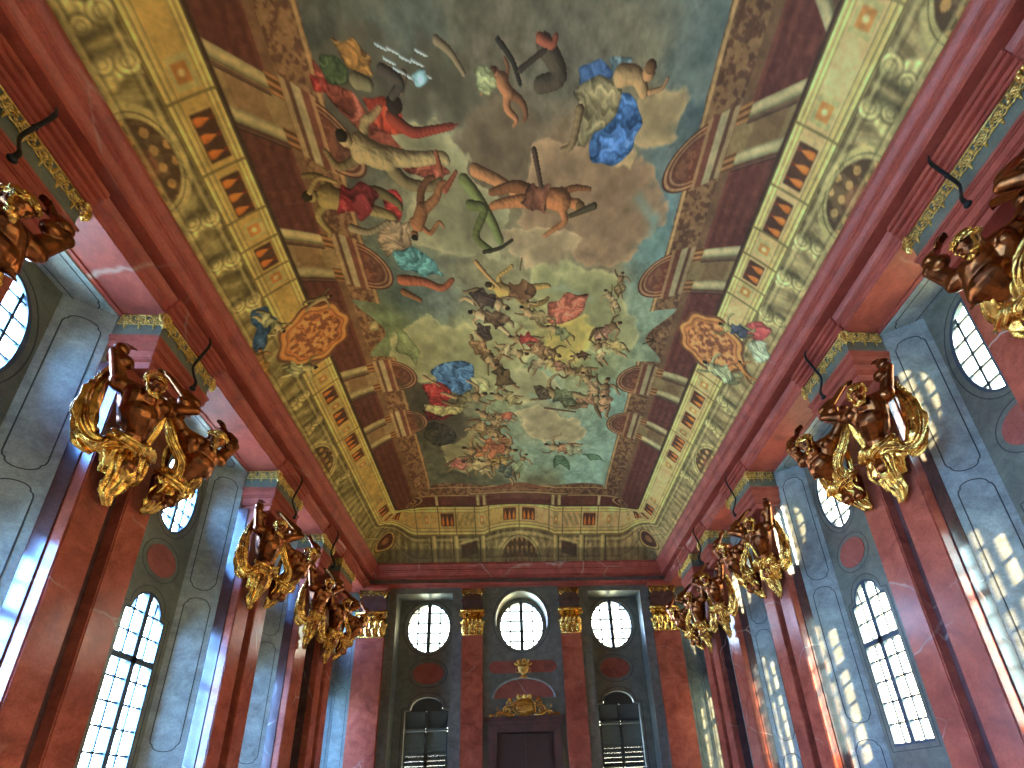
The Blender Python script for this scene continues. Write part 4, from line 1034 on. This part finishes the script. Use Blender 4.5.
    body = remeshed('body', bm, .014, M['bronze'], 2)
    # curly hair and beard
    bm = bmesh.new()
    for k in range(85):
        th, ph = r_.uniform(0, 2*PI), r_.uniform(-.2, 1.45)
        v = Vector((math.cos(th)*math.cos(ph), math.sin(th)*math.cos(ph), math.sin(ph)))
        if v.y > .45 and v.z < .55: continue
        c = hc+(sd*v.x*.115+fw*v.y*.130+upv*v.z*.145)
        spiral_r = .026+.012*r_.random()
        ax = sd*v.x+fw*v.y+upv*v.z; a1 = ax.cross(upv+sd*.3).normalized(); a2 = ax.cross(a1)
        pts = [c+(a1*math.cos(w)+a2*math.sin(w))*spiral_r*(1-w/9)+ax*.006*w for w in (0, 1.1, 2.2, 3.3, 4.4, 5.5, 6.6)]
        tube(bm, pts, [.013, .015, .015, .014, .012, .010, .006], 6)
    for k in range(26):
        a = r_.uniform(-.075, .075); c = P3(a, .085+.03*r_.random(), -.13-.06*r_.random()); ball(bm, c, .020+.01*r_.random(), sub=1)
    ball(bm, hc-fw*.02+upv*.03, .135, (.9, .95, 1.0), rot, 2); capsule(bm, P3(-.06, .07, -.13), P3(.06, .07, -.13), .03, .03, 8)
    for s in (-1, 1): capsule(bm, P3(s*.1, .0, .0), P3(s*.07, .07, -.13), .022, .02, 8)
    hair = remeshed('hair', bm, .009, M['gold'], 0)
    # drapery
    bm = bmesh.new(); ft = lambda pts, rad, **k: fold_tube(bm, [L(*p_) for p_ in pts], rad, **k)
    if hand_ < 0:
        ft([(.98, .30, 7.9), (1.04, .22, 7.5), (1.06, .20, 7.1), (1.0, .20, 6.78), (.82, .24, 6.66), (.58, .34, 6.80), (.44, .42, 6.92)], [.05, .08, .13, .15, .15, .14, .10], seed=var+.3, k=7, amp=.26)
        ft([(1.0, .16, 7.15), (.96, .12, 6.85), (.88, .12, 6.62), (.74, .14, 6.56)], [.05, .12, .13, .08], seed=var+2, k=7)
        ft([(.42, .36, 6.98), (.42, .32, 6.65), (.36, .22, 6.38), (.36, .14, 6.15), (.28, .10, 5.98)], [.12, .18, .15, .11, .05], seed=var+4, k=8, amp=.28)
        ft([(.26, .36, 6.88), (.20, .30, 6.62), (.22, .2, 6.44), (.16, .12, 6.30)], [.09, .11, .09, .04], seed=var+6, k=6, amp=.28)
        ft([(.62, .34, 6.85), (.60, .26, 6.66), (.52, .18, 6.52), (.50, .10, 6.40)], [.09, .12, .10, .05], seed=var+5, k=7, amp=.28)
    else:
        ft([(.60, .62, 7.5), (.66, .52, 7.2), (.60, .42, 6.98), (.44, .36, 6.9)], [.05, .09, .10, .09], seed=var+.3, k=7, amp=.26)
        ft([(.22, .88, 7.85), (.34, .74, 7.5), (.40, .56, 7.2), (.40, .42, 7.0)], [.05, .10, .13, .12], seed=var+9, k=8, amp=.28)
        ft([(.40, .40, 7.12), (.40, .36, 6.85), (.36, .26, 6.62), (.34, .14, 6.40), (.28, .08, 6.28)], [.16, .22, .17, .11, .04], seed=var+4, k=8, amp=.28)
        ft([(.54, .36, 7.0), (.54, .26, 6.76), (.50, .14, 6.52)], [.12, .13, .05], seed=var+5, k=6, amp=.28)
    ft([(.12, .28, 6.98), (.24, .40, 6.9), (.44, .46, 6.88), (.62, .40, 6.90), (.74, .3, 6.98)], [.06, .12, .15, .12, .06], seed=var+1, k=8, amp=.26)
    ft([(.24, .30, 7.0), (.30, .50, 7.4), (.42, .66, 7.7)], [.05, .06, .04], seed=var+7, k=5, amp=.25)
    drape = remeshed('drapery', bm, .013, M['gold'], 1)
    FIG[key] = (body, hair, drape)
    return FIG[key]

WHERE = {4: 'nearest the end wall', 3: 'alone on its narrow pilaster', 2: 'midway down the hall', 1: 'on the large front pilaster', 0: 'cut by the frame edge'}
def place_figure(i, side, h, base, shift=0.0):
    sn = 'left' if side < 0 else 'right'
    which = '' if i == 3 else (', nearer of its pair' if h < 0 else ', farther of its pair')
    t = thing('atlas_statue', 'gilded atlas figure, %s wall, %s%s' % (sn, WHERE[i], which), 'statue', (base.location[0], base.location[1]+shift, 0), 'gilded figures under the beam')
    for nm, me in zip(('body', 'hair', 'drapery'), figure_meshes(side, h, (i+(h > 0)) % 2)): link(nm, me, t)

for side in (-1, 1):
    for i in range(5):
        t, yc, hw = make_pilaster(i, side)
        if i == 3: place_figure(i, side, -1, t, .26)
        else:
            place_figure(i, side, -1, t, -.3 if i == 0 else 0); place_figure(i, side, 1, t, -.3 if i == 0 else 0)
        if i in (0, 1, 2, 3):
            # iron rod hanging from the beam in front of the pilaster
            bm = bmesh.new(); s = side
            pts = [(s*5.78, yc+.1, ZB+.42), (s*5.72, yc+.08, ZB+.2), (s*5.80, yc+.05, ZB-.15), (s*5.84, yc+.02, ZB-.42), (s*5.76, yc, ZB-.66), (s*5.68, yc-.02, ZB-.84), (s*5.70, yc-.03, ZB-.98)]
            pts = [Vector(p_) for p_ in pts]
            rr_ = [.012, .022, .022, .02, .02, .024, .03]; fp, fr2 = [], []
            for k in range(6):
                p0, p1, p2, p3 = pts[max(k-1, 0)], pts[k], pts[k+1], pts[min(k+2, 6)]
                for q in range(6):
                    u = q/6; fp.append(.5*((2*p1)+(p2-p0)*u+(2*p0-5*p1+4*p2-p3)*u*u+(-p0+3*p1-3*p2+p3)*u**3)); fr2.append(rr_[k]*(1-u)+rr_[k+1]*u)
            fp.append(pts[-1]); fr2.append(.03); tube(bm, fp, fr2, 8); ball(bm, pts[-1], .045, sub=2); ball(bm, pts[2], .034, sub=1)
            o = finish('iron_bracket', bm, M['iron'], None, True)
            tag(o, 'black iron rod before the %s-wall pilaster %s' % ('left' if side < 0 else 'right', ORD[i]), 'bracket', 'iron rods below the beam')

# ------------------------------------------------------------------ end wall pilasters with gilded capitals
def end_pilaster(xc, w, label, kf):
    t = thing('pilaster', label, 'pilaster', (xc, YW, 0), 'red pilasters of the end wall')
    hw = w/2; P0 = .18
    bm = bmesh.new(); bevel_box(bm, -hw, hw, -P0, -.001, .9, 7.64, .015); bevel_box(bm, -hw-.05, hw+.05, -P0-.05, -.001, 0, .9, .02); finish('shaft', bm, M['red'], t)
    # capital: bell, two tiers of leaves, volutes, abacus
    bm = bmesh.new(); bevel_box(bm, -hw+.02, hw-.02, -P0+.01, -.001, 7.64, 8.56, .03)
    bevel_box(bm, -hw-.07, hw+.07, -P0-.09, -.001, 8.56, 8.66, .015); bevel_box(bm, -hw, hw, -P0-.03, -.001, 7.62, 7.67, .01)
    for tier, (z, h, n, off) in enumerate(((7.66, .42, 4, 0), (7.84, .52, 5, .5))):
        for k in range(n):
            x = -hw+w*(k+.5)/n
            leaf(bm, (x, -P0, z), (0, 0, 1), (0, -1, 0), (1, 0, 0), h, w/n*1.15, .38)
    for s in (-1, 1):
        spiral(bm, lambda a, b_, d, s=s: Vector((s*(hw-.02)+a, -P0-.04-d, 8.44+b_)), .105, 1.7, .024, -s, PI/2)
        spiral(bm, lambda a, b_, d, s=s: Vector((s*.10+a, -P0-.02-d, 8.44+b_)), .07, 1.5, .016, s, PI/2)
        leaf(bm, (s*(hw+.0), -.12, 7.8), (0, 0, 1), (s, 0, 0), (0, 1, 0), .5, .14, .3)
    rosette(bm, lambda a, b_, d: Vector((a, -P0-.08-d, 8.6+b_)), .07)
    for k in range(40): ball(bm, (rnd.uniform(-hw, hw), -P0-.02-.05*rnd.random(), rnd.uniform(7.75, 8.5)), .018+.018*rnd.random(), sub=1)
    finish('capital', bm, M['gold'], t, True)
    bm = bmesh.new(); bevel_box(bm, -hw+.01, hw-.01, -P0, -.001, 8.66, 9.04, .006); bevel_box(bm, -hw-.03, hw+.03, -P0-.04, -.001, 9.04, 9.10, .008)
    finish('architrave', bm, M['red_dark'], t)
    bm = bmesh.new(); bevel_box(bm, -hw-.05, hw+.05, -P0-.14, -.001, ZB+.001, ZB+.12, .008); finish('cornice_break', bm, M['red_cornice'], t)
    bm = bmesh.new(); bevel_box(bm, -hw+.02, hw-.02, -P0+.01, -.001, 9.1, ZB, .004); fz = finish('frieze', bm, M['red_dark'], t)
    bm = bmesh.new(); frieze_relief(bm, lambda u, v, d: Vector((-hw+.05+u, -P0-d, 9.12+v*.86)), w-.1, kf, .5)
    for s in (-1, 1):
        tube(bm, [(s*(hw-.02), -P0-.03, ZB-.03), (s*(hw-.0), -P0-.07, ZB-.15), (s*(hw-.05), -P0-.05, ZB-.28), (s*(hw-.08), -P0-.02, ZB-.36)], [.03, .045, .035, .015], 7)
    finish('gilded_relief', bm, M['gold'], fz, True)
end_pilaster(-5.62, 1.02, 'dark red end-wall pilaster with gilded capital, in the left corner', 31)
end_pilaster(-1.87, .78, 'dark red end-wall pilaster with gilded capital, left of the centre round window', 32)
end_pilaster(1.87, .78, 'dark red end-wall pilaster with gilded capital, right of the centre round window', 33)
end_pilaster(5.62, 1.02, 'dark red end-wall pilaster with gilded capital, in the right corner', 34)

# ------------------------------------------------------------------ over the door
t = thing('gilded_cartouche', 'gilded scrolled cartouche lying on top of the end-wall door frame', 'ornament', (0, YW-.12, 4.48))
bm = bmesh.new(); ball(bm, (0, 0, .36), .3, (1.25, .28, 1.0)); finish('shield', bm, M['gold_dark'], t, True)
bm = bmesh.new()
tube(bm, [(.40*math.cos(w), -.05, .36+.33*math.sin(w)) for w in [2*PI*i/28 for i in range(29)]], .032, 7, False)
for z in (.22, .32, .42, .50): tube(bm, [(-.26, -.09, z), (.26, -.09, z)], .010, 5)
for s in (-1, 1):
    T = lambda cx_, cz_: (lambda a, b_, d: Vector((s*cx_+s*a, -.05-d, cz_+b_)))
    spiral(bm, T(.52, .52), .13, 1.6, .035, 1, PI); spiral(bm, T(.62, .25), .15, 1.6, .04, -1, PI/2)
    spiral(bm, T(.92, .13), .11, 1.6, .03, 1, PI); spiral(bm, T(1.17, .08), .08, 1.5, .022, -1, 0)
    tube(bm, [(s*.35, -.06, .08), (s*.6, -.1, .05), (s*.85, -.07, .22), (s*1.05, -.05, .08), (s*1.25, -.04, .12)], [.05, .06, .05, .035, .02], 8)
    for k in range(22): ball(bm, (s*rnd.uniform(.35, 1.0), -.07-.04*rnd.random(), rnd.uniform(.05, .42)*(1-.0)), .02+.025*rnd.random(), sub=1)
    leaf(bm, (s*.15, -.03, .62), (s*.35, 0, .94), (0, -1, 0), (.94, 0, -s*.35), .26, .16, .3)
    leaf(bm, (s*.42, -.03, .55), (s*.7, 0, .7), (0, -1, 0), (.7, 0, -s*.7), .24, .14, .3)
leaf(bm, (0, -.05, .64), (0, 0, 1), (0, -1, 0), (1, 0, 0), .2, .2, .3)
finish('scrollwork', bm, M['gold'], t, True)
t = thing('gilded_urn', 'small gilded flower urn in front of the red band above the door pediment', 'urn', (0, YW-.12, 5.92))
bm = bmesh.new(); pr = [(0, 0), (.16, 0), (.15, .04), (.06, .08), (.05, .14), (.14, .2), (.19, .30), (.17, .36), (.21, .39), (.21, .42), (.0, .42)]
rings = []
for r, z in pr: rings.append([bm.verts.new((max(r, .001)*math.cos(2*PI*k/16), .5*max(r, .001)*math.sin(2*PI*k/16), z)) for k in range(16)])
for a, b_ in zip(rings, rings[1:]):
    for k in range(16): bm.faces.new((a[k], a[(k+1) % 16], b_[(k+1) % 16], b_[k]))
for s in (-1, 1): tube(bm, [(s*.18, 0, .36), (s*.28, 0, .34), (s*.27, 0, .22), (s*.16, 0, .2)], .018, 6)
finish('urn_body', bm, M['gold_dark'], t, True)
bm = bmesh.new()
for k in range(34):
    w = rnd.uniform(0, PI); q = rnd.uniform(.05, .27); ball(bm, (q*math.cos(w), -.03-.05*rnd.random(), .46+q*1.0*math.sin(w)), .03+.025*rnd.random(), sub=1)
for k in range(5):
    w = PI*(k+.5)/5; leaf(bm, (.1*math.cos(w), -.04, .46), (math.cos(w), 0, math.sin(w)), (0, -1, 0), (-math.sin(w), 0, math.cos(w)), .32, .1, .25)
finish('flowers', bm, M['gold'], t, True)

# ------------------------------------------------------------------ small lamps on the cornice ledge
def lamp(x, y, aim, label, power, col=(1, .86, .66), spread=150, size=.25):
    t = thing('spotlight', label, 'lamp', (x, y, ZC+.02), 'small lamps on the cornice')
    bm = bmesh.new(); bevel_box(bm, -.05, .05, -.05, .05, 0, .03, .006); tube(bm, [(0, 0, .03), (0, 0, .09)], .012, 6)
    finish('bracket', bm, M['lamp'], t)
    d = (Vector(aim)-Vector((x, y, ZC+.14))).normalized()
    bm = bmesh.new(); c = Vector((0, 0, .13)); tube(bm, [c-d*.06, c+d*.05], [.035, .05], 12); finish('housing', bm, M['lamp'], t, True)
    l = bpy.data.lights.new('bulb', 'SPOT'); l.energy = power; l.color = col; l.spot_size = math.radians(spread); l.spot_blend = 1; l.shadow_soft_size = .05
    o = bpy.data.objects.new('bulb', l); C.objects.link(o); o.parent = t; o.location = c+d*.07
    o.rotation_euler = d.to_track_quat('-Z', 'Y').to_euler()
LP = 60
lamp(-3.75, YE+.12, (-3, 11.5, 12.8), 'small white lamp on the end cornice, left one of three', LP)
lamp(0, YE+.12, (0, 11.5, 12.8), 'small white lamp on the end cornice, middle one of three', LP)
lamp(3.35, YE+.12, (3, 11.5, 12.8), 'small white lamp on the end cornice, right one of three', LP)

# ------------------------------------------------------------------ daylight
w = bpy.data.worlds.new('world'); bpy.context.scene.world = w; w.use_nodes = True; nt = w.node_tree
bg = nt.nodes['Background']; tc = nt.nodes.new('ShaderNodeTexCoord'); sp = nt.nodes.new('ShaderNodeSeparateXYZ')
nt.links.new(tc.outputs['Generated'], sp.inputs[0])
r = nt.nodes.new('ShaderNodeMapRange'); r.inputs[1].default_value = -1; r.inputs[2].default_value = 1; nt.links.new(sp.outputs[0], r.inputs[0])
sky = ramp(nt, sp.outputs[2], [(0, (.55, .62, .5)), (.1, (.95, .96, .92)), (.45, (.62, .82, 1.0)), (1, (.28, .55, 1.0))])
warm = ramp(nt, r.outputs[0], [(.0, (1.75, 2.55, 4.7)), (.25, (1.6, 1.95, 2.8)), (.40, (.60, .56, .48)), (.6, (.60, .54, .42)), (.75, (1.0, .78, .52)), (1, (1.0, .78, .52))])
r2 = nt.nodes.new('ShaderNodeMapRange'); r2.inputs[1].default_value = -1; r2.inputs[2].default_value = 1; nt.links.new(sp.outputs[1], r2.inputs[0])
south = ramp(nt, r2.outputs[0], [(0, (.75, 1.45, 2.3)), (.3, (.85, 1.3, 1.8)), (.5, (1, 1, 1))])
nt.links.new(mixc(nt, 1.0, mixc(nt, 1.0, sky, warm, 'MULTIPLY'), south, 'MULTIPLY'), bg.inputs[0])
bg.inputs[1].default_value = 12.0
su = bpy.data.lights.new('sun', 'SUN'); su.energy = 16; su.angle = math.radians(2.5); su.color = (1, .78, .45)
so = bpy.data.objects.new('sun', su); C.objects.link(so); so.rotation_euler = Vector((-.5, .70, -.45)).to_track_quat('-Z', 'Y').to_euler()
def portal(loc, n, sx, sy):
    l = bpy.data.lights.new('portal', 'AREA'); l.shape = 'RECTANGLE'; l.size = sx; l.size_y = sy; l.cycles.is_portal = True
    o = bpy.data.objects.new('portal', l); C.objects.link(o); o.location = loc; o.rotation_euler = Vector(n).to_track_quat('-Z', 'Y').to_euler()
for side in (-1, 1):
    for b_ in BAYS:
        if b_[5]:
            portal((side*(XB+.28), b_[4], OVZ), (-side, 0, 0), 1.7, 2.4); portal((side*(XB+.28), b_[4], 4), (-side, 0, 0), 1.7, 3.8)
for x in (-3.66, 0, 3.66): portal((x, YR+.45, 8.3), (0, -1, 0), 1.9, 2.3)

sc = bpy.context.scene
sc.view_settings.view_transform = 'Standard'; sc.view_settings.look = 'None'; sc.view_settings.gamma = 1; sc.view_settings.use_curve_mapping = False
sc.view_settings.exposure = 1.25
sc.cycles.max_bounces = 10; sc.cycles.diffuse_bounces = 6; sc.cycles.glossy_bounces = 4; sc.cycles.transparent_max_bounces = 8
sc.cycles.sample_clamp_indirect = 8; sc.cycles.caustics_reflective = False; sc.cycles.caustics_refractive = False
